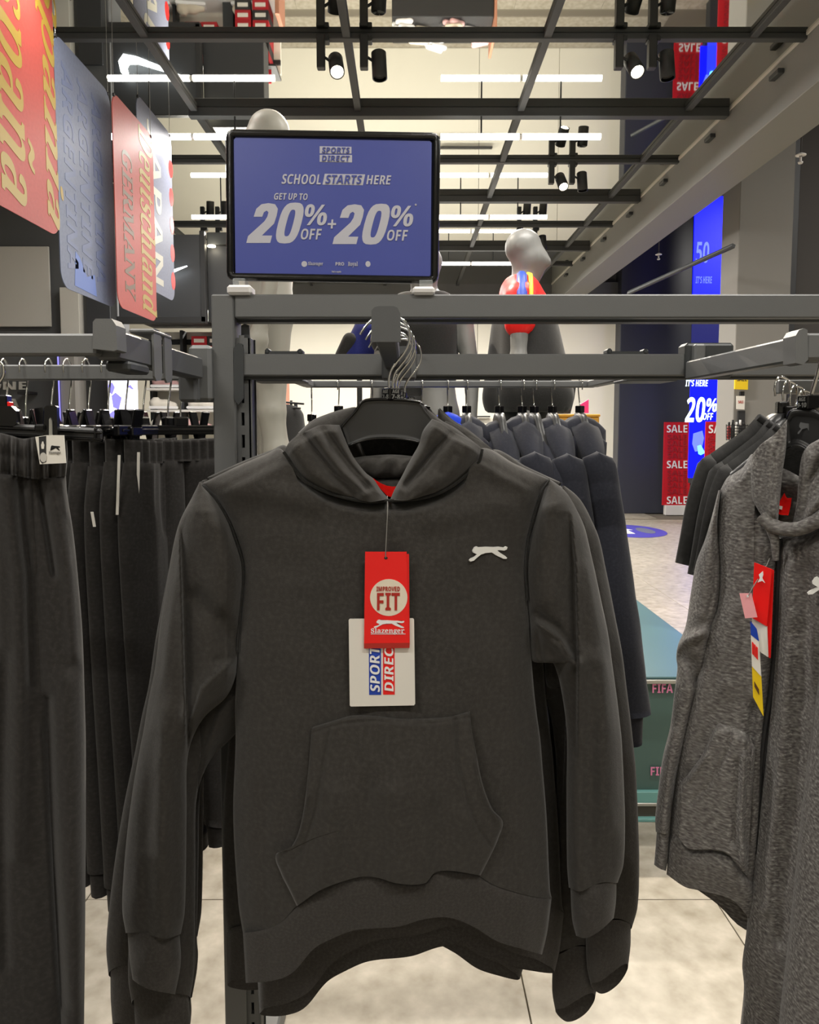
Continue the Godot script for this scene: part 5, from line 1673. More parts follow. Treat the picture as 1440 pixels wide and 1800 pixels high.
func navy_group() -> void:
	var d := 1.855
	var y := P(700, 668, 1.855).y
	var hp := hanger_proto(8.0, 15.0, 19.5, "black coat hanger on the back rail, its navy hoodie the farthest left in view")
	var gp := long_top_proto("dark navy hoodie on the back rail, farthest left and partly hidden", M.navy, M.navy)
	var spots := [[596.0, 90.0], [655.0, 90.0], [742.0, 91.0], [787.0, 90.0], [820.0, 91.0], [877.0, 93.0], [917.0, 92.0], [938.0, 94.0], [970.0, 91.5], [1018.0, 91.5]]
	var says := ["farthest left", "hidden behind the front hanger", "just right of the front hanger", "bright blue one", "left of the mustard counter, by itself", "fifth from the right", "fourth from the right, against the mustard counter", "third from the right", "second from the right", "farthest right, its whole sleeve in view"]
	for k in spots.size():
		var x: float = (spots[k][0] - CX) * d / F
		var pos := Vector3(x, y, -d)
		var turn := Vector3(0, deg_to_rad(spots[k][1]), 0)
		if k == 0:
			hp.transform = Transform3D(Basis.from_euler(turn), pos)
			gp.transform = Transform3D(Basis.from_euler(turn), pos)
			hp.set_meta("group", "hangers on the back rail")
			gp.set_meta("group", "hoodies on the back rail")
			continue
		copy(hp, "coat_hanger", "coat hanger on the back rail, %s" % says[k], pos, turn, Vector3.ONE, "hangers on the back rail")
		var low: float = [0, 0, 0.03, -0.006, 0.0, 0.012, 0.0, 0.02, 0.004, 0.0][k]
		var g := copy(gp, "hoodie", ("bright blue hoodie hung side-on on the back rail between navy ones" if k == 3 else "dark navy hoodie on the back rail, %s" % says[k]), pos - Vector3(0, low, 0), turn, Vector3(1.0, 1.0, 1.0), "hoodies on the back rail")
		if k == 3:
			for c in g.get_children():
				c.material_override = M.royal
	# an empty clear hanger at the left end
	var x2: float = (549.0 - CX) * d / F
	copy(hp, "coat_hanger", "bare coat hanger with grey size marker at the left end of the back rail", Vector3(x2, y - 0.02, -d), Vector3(0, deg_to_rad(96), 0), Vector3.ONE, "hangers on the back rail")

func trouser_proto() -> Array:
	var h := thing("clip_hanger", "black clip hanger", "hanger", Vector3.ZERO, "trouser hangers on the left rail")
	var pts := []
	for q in [[-2.0, 1.8], [-2.1, 0.2], [-1.0, -0.7], [0.2, -0.7], [1.4, 0.4], [1.6, 2.2], [1.0, 4.6], [0.2, 7.5], [0.0, 9.5], [0.0, 11.6]]:
		pts.append(cm(q[0], q[1], 0))
	part_l("wire_hook", tubem(spline3(pts, 26), 0.0017, 6), M.chrome, h)
	part_l("bar", boxm(cm(0, 12.4, 0), Vector3(0.31, 0.018, 0.012), 0.002), M.hanger_gloss, h)
	part_l("bar_rib", boxm(cm(0, 12.4, 0.0), Vector3(0.29, 0.005, 0.016), 0.001), M.hanger_gloss, h)
	part_l("neck", boxm(cm(0, 10.9, 0), Vector3(0.03, 0.02, 0.012), 0.003), M.hanger_gloss, h)
	for s in [-1.0, 1.0]:
		var st := st_new()
		for z in [-1.0, 1.0]:
			addbox(st, cm(11.0 * s, 11.6, 0.009 * z), Vector3(0.026, 0.058, 0.005), 0.0015, Basis(Vector3.RIGHT, 0.22 * z))
		addbox(st, cm(11.0 * s, 12.6, 0), Vector3(0.03, 0.016, 0.024), 0.002)
		part_l("clip", done(st), M.hanger_gloss, h)
	var t := thing("trousers", "black jogging trousers", "trousers", Vector3.ZERO, "black trousers on the left rail")
	var gz := func(x, y, u, v):
		var e: float = prof(u, 3.0, 0.5)
		return Vector2((0.018 + 0.003 * sin(x * 3.4)) * e, -(0.018 + 0.003 * sin(x * 3.4 + 1.0)) * e)
	part_l("waistband", shell(cm, V([-13, 14, 0, 14.6, 13, 14]), V([-13, 18, 0, 18.6, 13, 18]), V([-13, 14, -13, 18]), V([13, 14, 13, 18]), 60, 8, gz, true), M.jersey, t)
	var lf := folds_prepare([[V([-9, 18, -9.5, 26]), 1.0, 0.006], [V([-5, 18, -5.5, 30]), 1.0, -0.006], [V([-8, 30, -7, 60, -6, 98]), 3.0, 0.006]])
	var lz := func(x, y, u, v):
		var e: float = prof(u, 2.4, 0.5)
		return Vector2((0.022 + folds(lf, x, y)) * e, -(0.022 + folds(lf, x, y)) * e)
	pair_shell("leg", V([-13, 18, -6, 18.4, 0.5, 18.6]), V([-11.5, 93, -7, 94, -3.5, 93]), V([-13, 18, -15, 26, -14.5, 45, -12.5, 75, -11.5, 93]), V([0.5, 18.6, 0.5, 36, -1.5, 60, -3.5, 93]), 26, 44, lz, M.jersey, t)
	pair_shell("leg_cuff", V([-11.3, 93, -3.7, 93]), V([-10.8, 98, -4.2, 98]), V([-11.3, 93, -10.8, 98]), V([-3.7, 93, -4.2, 98]), 14, 5, puff(0.018, 0.018), M.jersey, t)
	return [h, t]

func pants_group() -> void:
	var d := 1.45
	var y := P(300, 639, 1.45).y
	var pr := trouser_proto()
	var px := [6.0, 40.0, 85.0, 117.0, 150.0, 184.0, 215.0, 246.0, 289.0, 311.0]
	var ang := [98.0, 96.0, 93.0, 91.0, 90.0, 86.0, 84.0, 81.0, 74.0, 48.0]
	var ord := ["first", "second", "third", "fourth", "fifth", "sixth", "seventh", "eighth", "ninth", "tenth"]
	for k in px.size():
		var pos := Vector3((px[k] + 8.0 - CX) * d / F, y, -d)
		var turn := Vector3(0, deg_to_rad(ang[k]), 0)
		var lab := "%s from the left on the left rail" % ord[k] if k < 9 else "last one before the rack post on the left rail"
		var s := Vector3(1, [1.0, 1.0, 1.0, 1.02, 0.98, 1.0, 1.03, 0.99, 1.0, 0.98][k], 1)
		if k == 0:
			for o in pr:
				o.transform = Transform3D(Basis.from_euler(turn), pos)
			pr[0].set_meta("label", "black clip hanger, " + lab)
			pr[1].set_meta("label", "black trousers hung side-on, " + lab)
			continue
		copy(pr[0], "clip_hanger", "black clip hanger, " + lab, pos, turn)
		copy(pr[1], "trousers", "black trousers hung side-on, " + lab, pos, turn, s)
	# white care tags that show between them
	for q in [[243, 795, 242, 905, 1.33, "long white paper tag between the trousers, the longest one"], [209, 800, 206, 905, 1.3, "thin white paper tag between the trousers, left of the longest one"], [161, 900, 166, 926, 1.27, "short white paper tag end low between the trousers"]]:
		solo("paper_tag", prismpx(V([q[0] - 2, q[1], q[0] + 2.5, q[1], q[2] + 2.0, q[3], q[2] - 2.5, q[3]]), q[4], 0.002), M.paper_white, q[5], "tag", "paper tags on the trousers")
	front_trousers()

func front_trousers() -> void:
	var d := 0.86
	var map := px_map(d)
	var t := thing("trousers", "large black jogging trousers facing front at the left edge with gathered waistband", "trousers", P(0, 770, d))
	var wf := func(x, y, u, v):
		var e: float = prof(u, 4.0, 0.5)
		return Vector2((0.024 + 0.0042 * sin(x * 0.33) + 0.003 * sin(x * 0.55 + 1.0) + 0.004 * sin(PI * v) + 0.004 * absf(sin(PI * v * 2.0))) * e, -0.02 * e)
	part("waistband", shell(map, V([-250, 752, -100, 756, 0, 761, 21, 766, 40, 771, 62, 768, 117, 766]), V([-252, 826, -100, 832, 0, 832, 62, 842, 116, 837]), V([-250, 752, -252, 826]), V([117, 766, 119, 800, 116, 837]), 150, 16, wf, true), M.jersey, t)
	var lf := folds_prepare([
		[V([92, 845, 104, 900, 120, 1000, 130, 1150]), 12.0, 0.008],
		[V([70, 845, 82, 920, 95, 1010]), 6.0, -0.010],
		[V([112, 850, 118, 900]), 6.0, 0.008],
		[V([84, 1228, 96, 1533, 110, 1767]), 8.0, -0.010],
		[V([120, 1200, 128, 1500, 130, 1750]), 22.0, 0.008],
	])
	var lz := func(x, y, u, v):
		var e := minf(1.0, minf(u, 1 - u) * 10.0)
		return Vector2((0.022 + 0.012 * v) * prof(u, 2.4, 0.5) + folds(lf, x, y) * e - 0.008, -0.022 * prof(u, 2.2, 0.5) - 0.008)
	part("leg", shell(map, V([20, 836, 70, 841, 116, 837]), V([108, 1870, 128, 1872, 147, 1868]), V([20, 836, 40, 1000, 56, 1200, 75, 1400, 92, 1560, 104, 1760, 108, 1870]), V([116, 837, 118, 866, 129, 937, 138, 1024, 145, 1112, 149, 1228, 151, 1320, 150, 1600, 147, 1868]), 44, 120, lz, true), M.jersey, t)
	var lf2 := folds_prepare([
		[V([8, 845, 20, 930, 30, 1010, 36, 1200, 30, 1500]), 14.0, 0.010],
		[V([36, 845, 42, 930, 52, 1010, 56, 1200]), 8.0, -0.010],
		[V([52, 850, 62, 930, 66, 1000]), 8.0, 0.007],
		[V([-20, 845, -14, 950, -8, 1150]), 9.0, -0.009],
		[V([8, 1150, 2, 1400, 10, 1700]), 10.0, -0.007],
		[V([70, 1280, 85, 1500, 98, 1740]), 7.0, 0.006],
	])
	var lz2 := func(x, y, u, v):
		var e := minf(1.0, minf(u, 1 - u) * 12.0)
		return Vector2(0.030 * prof(u, 2.6, 0.5) + folds(lf2, x, y) * e, -0.022 * prof(u, 2.2, 0.5))
	part("leg", shell(map, V([-252, 826, -100, 832, 0, 833, 66, 841]), V([-140, 1880, -20, 1880, 113, 1870]), V([-252, 826, -270, 1000, -240, 1300, -190, 1600, -140, 1880]), V([66, 841, 70, 920, 78, 1020, 86, 1228, 95, 1533, 108, 1767, 113, 1870]), 80, 130, lz2, true), M.jersey, t)
	# its hanger
	var h := thing("clip_hanger", "large black clip hanger of the front trousers at the left edge", "hanger", P(-30, 700, d))
	var b := Basis(Vector3.FORWARD, 0.05)
	part("bar", boxm(P(20, 757, d - 0.004), Vector3(0.2, 0.015, 0.012), 0.0025, b), M.hanger, h)
	part("bar_rib", boxm(P(20, 753, d - 0.011), Vector3(0.2, 0.003, 0.004), 0.001, b), M.hanger_gloss, h)
	part("bar_rib", boxm(P(20, 764.5, d - 0.011), Vector3(0.2, 0.003, 0.004), 0.001, b), M.hanger_gloss, h)
	part("bar_end", boxm(P(171, 763, d - 0.006), Vector3(0.003, 0.014, 0.014), 0.001, b), M.hanger_gloss, h)
	part("neck", prismpx(V([-60, 752, -60, 716, -20, 712, 20, 714, 28, 722, 30, 742, 22, 752]), d - 0.01, 0.008), M.hanger_gloss, h)
	var st := st_new()
	addprism(st, PackedVector2Array(_px(V([78, 716, 82, 713, 97, 713, 100, 716, 101, 772, 92, 772, 91, 735, 86, 735, 85, 772, 76, 772]), d - 0.034)), Transform3D(Basis.IDENTITY, Vector3(0, 0, -(d - 0.034))), 0.006)
	addprism(st, PackedVector2Array(_px(V([60, 718, 74, 716, 76, 722, 74, 755, 66, 756]), d + 0.02)), Transform3D(Basis.IDENTITY, Vector3(0, 0, -(d + 0.02))), 0.005)
	addbox(st, P(88, 752, d - 0.012), Vector3(0.012, 0.008, 0.05), 0.002)
	part("clip", done(st), M.hanger_gloss, h)
	part("clip_spring", prismpx(V([86, 738, 88, 734, 91, 740, 92, 766, 86, 766]), d - 0.036, 0.004), M.silver, h)
	part("size_marker", boxm(P(4, 706, d), Vector3(0.016, 0.014, 0.012), 0.001), M.hanger_gloss, h)
	part("size_dot", boxm(P(16, 711, d), Vector3(0.006, 0.006, 0.01), 0.001), M.red, h)
	var hk := []
	for v in V([-12, 716, -12, 700, -6, 680, 6, 660, 4, 640, -12, 632, -28, 638]):
		hk.append(P(v.x, v.y, d))
	part("wire_hook", tubem(spline3(hk, 24), 0.0017, 6), M.chrome, h)
	var tg := thing("swing_tag", "cream card tag with black leaping cat clipped to the front trousers", "swing tag", P(90, 768, d - 0.04))
	var dt := d - 0.043
	part("tag_card", prismpx(V([62, 768, 81, 765, 112, 765, 115.5, 814, 70, 816]), dt, 0.0016), M.paper_white, tg)
	part("black_band", prismpx(V([68, 768, 81, 766, 81, 812, 74, 815, 70, 810]), dt - 0.0004, 0.0006), M.mid_black, tg)
	part("round_print", prismm(disc(0, 0, 0.0036, 0.0052, 18), Transform3D(Basis.IDENTITY, P(76, 804, dt - 0.0008)), 0.0006), M.panel_grey, tg)
	part("printed_figure", prismpx(V([73, 780, 74, 776, 76, 776, 77, 780, 78, 782, 77, 789, 73, 789, 72, 782]), dt - 0.0008, 0.0006), M.paper_white, tg)
	part("leaping_cat", prismpx(panther(88, 783, 105, 792), dt - 0.0006, 0.0006), M.black, tg)
	part("lettering", textpx("Slazenger", 86, 793, 107, 799, dt - 0.0006, 0, 0, font_serif, 0.0005), M.wall_grey, tg)

func _px(list: Array, d: float) -> Array:
	var out := []
	for v in list:
		var w := P(v.x, v.y, d)
		out.append(Vector2(w.x, w.y))
	return out

# ---------------------------------------------------------------- grey hoodie and black T-shirts on the right
func grey_group() -> void:
	# T-shirts
	var hp := hanger_proto(5.0, 14.0, 11.5, "black coat hanger with chrome hook over the black T-shirts, leftmost")
	var tp := thing("t_shirt", "black T-shirt on the right, backmost and leftmost of the six", "T-shirt", Vector3.ZERO)
	part_l("body", shell(cm, V([-17.5, 10.6, -9, 7, -6, 5.4, -3, 6.8, 3, 6.8, 6, 5.4, 9, 7, 17.5, 10.6]), V([-17, 54, 0, 55, 17, 54]), V([-17.5, 10.6, -16, 20, -16.5, 38, -17, 54]), V([17.5, 10.6, 16, 20, 16.5, 38, 17, 54]), 36, 30, puff(0.009, 0.009, 3.0), true), M.tee, tp)
	pair_shell("sleeve", V([-18.4, 10.8, -16.5, 10.2]), V([-23, 24, -17, 25.5]), V([-18.4, 10.8, -20.5, 15, -23, 24]), V([-16.5, 10.2, -15.5, 18, -17, 25.5]), 16, 16, puff(0.011, 0.011, 2.2), M.tee, tp)
	part_l("collar", tubem([cm(-6.2, 5.4, 0), cm(-4, 7.2, 0.014), cm(0, 8.4, 0.018), cm(4, 7.2, 0.014), cm(6.2, 5.4, 0)], 0.006, 6), M.tee, tp)
	var pos0 := Vector3(0.536, P(1379, 667, 1.1).y, -1.1)
	var ord := ["backmost", "second from the back", "third from the back", "fourth from the back", "fifth from the back", "nearest the grey hoodie"]
	for k in 6:
		var pos := pos0 + Vector3(0.0062 * k, -0.0068 * k, 0.009 * k)
		var turn := Vector3(0, deg_to_rad([34, 36, 35, 38, 36, 37][k]), 0)
		if k == 0:
			hp.transform = Transform3D(Basis.from_euler(turn), pos)
			tp.transform = Transform3D(Basis.from_euler(turn), pos)
			hp.set_meta("group", "hangers of the T-shirts")
			tp.set_meta("group", "black T-shirts on the right")
			continue
		copy(hp, "coat_hanger", "coat hanger over the black T-shirts, %s" % ord[k], pos, turn, Vector3.ONE, "hangers of the T-shirts")
		copy(tp, "t_shirt", "black T-shirt on the right, %s of the six" % ord[k], pos, turn, Vector3(1, [1, 1.02, 0.98, 1.03, 1.0, 1.04][k], 1), "black T-shirts on the right")
	# grey hoodie: it hangs turned, its left side farther away
	var map := func(x: float, y: float, z: float) -> Vector3: return P(x, y, 0.95 - (x - 1150.0) * 0.00045 - z)
	var t := thing("hoodie", "grey marl zip hoodie at the right edge with red swing tags", "hoodie", P(1400, 900, 0.84))
	var sf := folds_prepare([
		[V([1196, 1128, 1215, 1122, 1240, 1112]), 9.0, 0.014],
		[V([1198, 1152, 1216, 1165, 1226, 1195]), 11.0, -0.016],
		[V([1248, 960, 1240, 1020, 1232, 1080]), 12.0, 0.006],
		[V([1258, 930, 1256, 1040, 1236, 1104]), 4.0, -0.003],
		[V([1180, 1290, 1172, 1400, 1166, 1460]), 8.0, 0.005],
	])
	var sz := func(x, y, u, v):
		var e := minf(1.0, minf(u, 1 - u) * 8.0)
		return Vector2(0.032 * prof(u, 2.3, 0.55) + folds(sf, x, y) * e + noise.get_noise_2d(x, y * 0.5) * 0.003 * e - 0.004, -0.03 * prof(u, 2.2, 0.5) - 0.004)
	part("sleeve", shell(map, V([1263, 862, 1267, 861]), V([1153, 1462, 1166, 1466, 1179, 1464]), V([1263, 862, 1253, 902, 1240, 947, 1224, 989, 1215, 1040, 1205, 1102, 1192, 1134, 1189, 1156, 1191, 1173, 1186, 1214, 1178, 1279, 1166, 1327, 1157, 1392, 1152, 1440, 1153, 1462]), V([1267, 861, 1263, 900, 1262, 924, 1268, 1005, 1264, 1070, 1252, 1108, 1248, 1140, 1242, 1166, 1231, 1202, 1219, 1240, 1202, 1311, 1188, 1376, 1181, 1440, 1179, 1464]), 36, 130, sz), M.marl, t)
	part("cuff", shell(map, V([1155, 1461, 1166, 1465, 1178, 1463]), V([1150, 1520, 1160, 1527, 1171, 1531]), V([1155, 1461, 1150, 1520]), V([1178, 1463, 1176, 1500, 1171, 1531]), 24, 12, func(x, y, u, v): return Vector2(0.024 * prof(u, 2.3, 0.5), -0.024 * prof(u, 2.2, 0.5))), M.marl, t)
	var bf := folds_prepare([
		[V([1300, 900, 1290, 1050, 1275, 1200]), 26.0, 0.006],
		[V([1345, 960, 1338, 1080, 1330, 1230]), 12.0, 0.005],
		[V([1325, 1240, 1316, 1330, 1312, 1480]), 7.0, -0.008],
		[V([1275, 838, 1312, 818]), 3.0, -0.002],
		[V([1240, 1150, 1225, 1250, 1205, 1340]), 14.0, 0.006],
		[V([1310, 1330, 1303, 1450, 1306, 1520]), 6.0, 0.007],
		[V([1296, 1340, 1290, 1480]), 6.0, -0.005],
	])
	var bz := func(x: float, y: float, u: float, v: float) -> float:
		var e := minf(1.0, minf(u, 1 - u) * 12.0)
		return 0.03 * prof(u, 3.0, 0.5) + (folds(bf, x, y) + noise.get_noise_2d(x * 0.7, y * 0.4) * 0.003) * e
	var bzz := func(x, y, u, v):
		return Vector2(bz.call(x, y, u, v) * pow(clampf(v / 0.04, 0, 1), 0.5), -0.03 * prof(u, 3, 0.5))
	var lB := V([1178, 1466, 1197, 1474, 1211, 1494, 1252, 1495, 1280, 1503, 1301, 1528, 1328, 1556])
	part("front_panel", shell(map, V([1267, 860, 1280, 838, 1306, 819, 1326, 799, 1330, 840, 1328, 880, 1345, 910, 1369, 944]), lB, V([1267, 860, 1262, 924, 1265, 1005, 1259, 1070, 1238, 1120, 1232, 1166, 1222, 1202, 1211, 1240, 1196, 1311, 1187, 1376, 1180, 1440, 1178, 1466]), V([1369, 944, 1362, 1086, 1358, 1166, 1347, 1263, 1343, 1318, 1341, 1400, 1336, 1470, 1328, 1556]), 60, 150, bzz), M.marl, t)
	part("waistband", shell(map, lB, V([1172, 1537, 1204, 1559, 1228, 1565, 1287, 1582, 1320, 1618]), V([1178, 1466, 1175, 1500, 1172, 1537]), V([1328, 1556, 1325, 1590, 1320, 1618]), 50, 16, func(x, y, u, v): return Vector2(0.028 * prof(u, 3.0, 0.5) + 0.008 * sin(PI * pow(v, 0.6)), -0.03 * prof(u, 3, 0.5))), M.marl, t)
	part("back_panel", shell(map, V([1230, 1480, 1270, 1490, 1340, 1500, 1500, 1520]), V([1226, 1564, 1262, 1590, 1310, 1634, 1500, 1700]), V([1230, 1480, 1226, 1564]), V([1500, 1520, 1500, 1700]), 20, 12, func(x, y, u, v): return Vector2(-0.035, -0.05), true), M.marl, t)
	var pf := folds_prepare([[V([1286, 1284, 1279, 1318, 1253, 1372, 1215, 1411]), 3.5, -0.003], [V([1262, 1280, 1290, 1289, 1316, 1302]), 3.0, -0.0015], [V([1240, 1330, 1212, 1368]), 6.0, 0.005]])
	var pz := func(x, y, u, v):
		var e := minf(1.0, minf(u, 1 - u) * 16.0) * minf(1.0, v * 20.0)
		return Vector2(0.030 + 0.010 * e + folds(pf, x, y) * e + folds(bf, x, y), 0.012)
	part("pocket", shell(map, V([1263, 1269, 1290, 1279, 1315, 1292, 1328, 1316]), V([1187, 1464, 1211, 1491, 1252, 1493, 1280, 1501, 1314, 1540]), V([1263, 1269, 1253, 1285, 1234, 1327, 1208, 1363, 1194, 1382, 1190, 1430, 1187, 1464]), V([1328, 1316, 1322, 1400, 1318, 1470, 1314, 1540]), 44, 50, pz), M.marl, t)
	var zp := []
	for v in crs(V([1369, 946, 1365, 1040, 1361, 1130, 1352, 1220, 1340, 1300, 1331, 1400, 1323, 1500]), 40):
		zp.append(map.call(v.x + 3, v.y, 0.012))
	var zip := part("zip", tubem(zp, 0.0028, 6), M.mid_black, t, "dark zip")
	part("zip_pull", boxm(map.call(1364, 968, 0.03), Vector3(0.004, 0.016, 0.004), 0.001), M.silver, zip)
	var rf := folds_prepare([
		[V([1386, 1000, 1380, 1200, 1366, 1400, 1345, 1600]), 10.0, 0.008],
		[V([1420, 1000, 1412, 1200, 1396, 1400, 1372, 1650]), 14.0, -0.008],
		[V([1440, 960, 1470, 1000, 1530, 1010]), 30.0, 0.006],
		[V([1360, 1340, 1352, 1420, 1340, 1500]), 6.0, -0.004],
	])
	var rz := func(x, y, u, v):
		var e := minf(1.0, minf(u, 1 - u) * 30.0)
		return Vector2((0.042 * prof(u, 5.0, 0.45) + folds(rf, x, y) * e + noise.get_noise_2d(x * 0.7, y * 0.4) * 0.004 * e) * pow(clampf(v / 0.03, 0, 1), 0.5), -0.03 * prof(u, 3, 0.5))
	part("front_panel", shell(map, V([1371, 945, 1400, 940, 1440, 926, 1520, 850, 1640, 850, 1720, 880]), V([1299, 1850, 1480, 1870, 1700, 1890]), V([1371, 945, 1365, 1086, 1358, 1182, 1347, 1311, 1335, 1424, 1328, 1490, 1319, 1560, 1312, 1640, 1305, 1695, 1308, 1735, 1302, 1800, 1299, 1850]), V([1720, 880, 1740, 1200, 1720, 1600, 1700, 1890]), 100, 160, rz), M.marl, t)
	var az := func(x, y, u, v): return Vector2(0.045 + 0.04 * prof(u, 2.2, 0.5), 0.0)
	part("sleeve", shell(map, V([1462, 1040, 1500, 1000, 1600, 980]), V([1364, 1860, 1430, 1880, 1520, 1870]), V([1462, 1040, 1446, 1140, 1437, 1208, 1411, 1408, 1396, 1554, 1385, 1658, 1371, 1779, 1364, 1860]), V([1600, 980, 1620, 1200, 1580, 1500, 1520, 1870]), 40, 100, az), M.marl, t)
	# hood
	var hf := folds_prepare([[V([1352, 780, 1355, 850, 1362, 905]), 10.0, 0.006], [V([1360, 800, 1362, 880]), 3.0, -0.003], [V([1324, 880, 1345, 906, 1368, 916]), 5.0, -0.004], [V([1445, 810, 1420, 850, 1408, 915]), 7.0, -0.012], [V([1425, 800, 1415, 840, 1405, 890]), 7.0, 0.006], [V([1480, 830, 1440, 880, 1410, 915]), 8.0, 0.010]])
	var hz := func(x, y, u, v):
		var e := minf(1.0, minf(u, 1 - u) * 8.0)
		return Vector2(0.035 + 0.02 * prof(u, 2.6, 0.5) + folds(hf, x, y) * e, 0.0)
	part("hood", shell(map, V([1322, 800, 1338, 781, 1363, 762, 1384, 737]), V([1340, 908, 1355, 914, 1368, 916]), V([1322, 800, 1320, 830, 1322, 873, 1328, 888, 1340, 908]), V([1384, 737, 1382, 787, 1376, 830, 1373, 859, 1368, 916]), 40, 50, hz, true), M.marl, t)
	part("hood", shell(map, V([1440, 772, 1480, 755, 1580, 735, 1650, 790]), V([1392, 926, 1440, 914, 1520, 880, 1650, 850]), V([1440, 772, 1424, 781, 1414, 792, 1408, 810, 1404, 844, 1400, 888, 1392, 926]), V([1650, 790, 1655, 820, 1650, 850]), 60, 50, hz, true), M.marl, t)
	var rl := []
	for v in crs(V([1340, 906, 1352, 918, 1366, 927, 1382, 930, 1402, 930, 1424, 922, 1450, 906, 1480, 880]), 30):
		rl.append(map.call(v.x, v.y, 0.052))
	part("hood_roll", tubem(rl, 0.0075, 10), M.marl, t)
	rl = []
	for v in crs(V([1353, 922, 1358, 936, 1362, 950, 1364, 985]), 16):
		rl.append(map.call(v.x, v.y, 0.046))
	part("drawcord_end", tubem(rl, 0.006, 8, 0.003), M.marl, t)
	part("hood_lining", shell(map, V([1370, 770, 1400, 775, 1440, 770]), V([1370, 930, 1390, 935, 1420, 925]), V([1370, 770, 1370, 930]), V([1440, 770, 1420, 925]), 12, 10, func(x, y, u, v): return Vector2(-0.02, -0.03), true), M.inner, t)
	part("collar_band", shell(map, V([1374, 822, 1390, 829, 1406, 838]), V([1366, 925, 1382, 932, 1398, 928]), V([1374, 822, 1370, 870, 1366, 925]), V([1406, 838, 1402, 880, 1398, 928]), 16, 20, func(x, y, u, v): return Vector2(0.0 + 0.008 * absf(sin(v * 7.0)), -0.014), true), M.marl, t)
	var nl := part("neck_label", shell(map, V([1379, 866, 1384, 875, 1392, 875]), V([1356, 897, 1370, 904, 1386, 906]), V([1379, 866, 1370, 882, 1356, 897]), V([1392, 875, 1390, 890, 1386, 906]), 10, 8, func(x, y, u, v): return Vector2(0.02 + 0.012 * v, 0.012 + 0.012 * v), true), M.label_red, t, "red neck label")
	part("label_print", shell(map, V([1366, 888, 1376, 890]), V([1364, 893, 1375, 896]), V([1366, 888, 1364, 893]), V([1376, 890, 1375, 896]), 3, 2, func(x, y, u, v): return Vector2(0.032, 0.02), true), M.paper_white, nl)
	var lt := Transform3D(Basis(Vector3.UP, -0.3), map.call(1440, 1042, 0.052))
	var pp := PackedVector2Array()
	for v in panther(-0.0105, 0.016, 0.036, -0.003):
		pp.append(Vector2(v.x, v.y))
	part("leaping_cat_logo", prismm(pp, lt, 0.003), M.thread, t, "white embroidered leaping cat")
	# hanger
	var h := thing("coat_hanger", "black coat hanger with AGE 9-10 size marker in the grey hoodie", "hanger", P(1412, 715, 0.85))
	var gz := func(x, y, u, v):
		var e := minf(minf(u, 1 - u) * 10.0, minf(v, 1 - v) * 8.0)
		return Vector2(0.016 if e < 1.0 else 0.012, -0.002)
	part("hanger_body", shell(map, V([1382, 745, 1387, 730, 1392, 722, 1412, 720, 1433, 722, 1450, 735, 1462, 760]), V([1380, 788, 1396, 783, 1410, 786, 1430, 800, 1462, 820]), V([1382, 745, 1380, 788]), V([1462, 760, 1462, 820]), 40, 20, gz, true), M.hanger, h)
	part("leaping_cat_print", prismm(_scaled(panther(0, 0, 1, 1), 0.0155, -0.013), Transform3D(Basis(Vector3.UP, -0.3), map.call(1403, 742, 0.0175)), 0.0005), M.wall_dark, h)
	var rm := []
	for v in crs(V([1382, 745, 1387, 730, 1392, 722, 1412, 720, 1433, 722, 1450, 735]), 16):
		rm.append(map.call(v.x, v.y, 0.014))
	part("rim", tubem(rm, 0.0018, 6), M.hanger_gloss, h)
	for q in [V([1384, 775, 1340, 800, 1290, 838])]:
		var ap := []
		for v in q:
			ap.append(map.call(v.x, v.y, 0.0))
		part("shoulder_arm", tubem(ap, 0.008, 8, 0.006), M.hanger, h)
	var hk := []
	for v in V([1424, 720, 1425, 700, 1430, 682, 1438, 655, 1444, 630, 1448, 605, 1462, 590, 1480, 592, 1492, 606]):
		hk.append(map.call(v.x, v.y, 0.008))
	part("wire_hook", tubem(spline3(hk, 30), 0.002, 7), M.chrome, h)
	var c: Vector3 = map.call(1421, 707, 0.012)
	var bs := Basis(Vector3.UP, PI / 4 - 0.5)
	part("size_marker", boxm(c, Vector3(0.0155, 0.0145, 0.0155), 0.001, bs), M.hanger_gloss, h)
	for l in 2:
		var b2 := Basis(Vector3.UP, -PI / 4 - 0.5 + PI / 4 * 0.0)
		var wd := 0.009 if l == 0 else 0.012
		part("lettering", lettering(["AGE", "9-10"][l], c + b2 * Vector3(-wd / 2, 0.001 if l == 0 else -0.0055, 0.008), b2 * Vector3(wd, 0, 0), Vector3(0, 0.004 if l == 0 else 0.005, 0), 0.0, null, 0.0004), M.silver, h)
	# its tags, seen at a slant
	var gm := func(list: Array, z: float, th: float, skew := 0.0) -> ArrayMesh:
		var pts := PackedVector2Array()
		var o: Vector3 = map.call(list[0].x, list[0].y, z)
		var b := Basis(Vector3.UP, -0.85)
		var eye := Vector3(0, EYE, 0)
		for v in list:
			var dir := P(v.x, v.y, 1.0) - eye
			var w := eye + dir * ((o - eye).dot(b.z) / dir.dot(b.z)) - o
			pts.append(Vector2(w.dot(b.x), w.y))
		return prismm(pts, Transform3D(b, o), th)
	var tg := thing("swing_tag", "red and white swing tag hanging from the zip of the grey hoodie", "swing tag", map.call(1342, 995, 0.06))
	part("tag_card", gm.call(V([1326, 989, 1357, 1001, 1348, 1101, 1322, 1086]), 0.070, 0.0016), M.red, tg)
	part("tag_foot", gm.call(V([1322, 1086, 1348, 1101, 1350, 1155, 1338, 1147, 1323, 1132]), 0.070, 0.0016), M.paper_white, tg)
	part("tag_card", gm.call(V([1329, 990, 1360, 1003, 1354, 1157, 1340, 1148]), 0.064, 0.0016), M.red, tg)
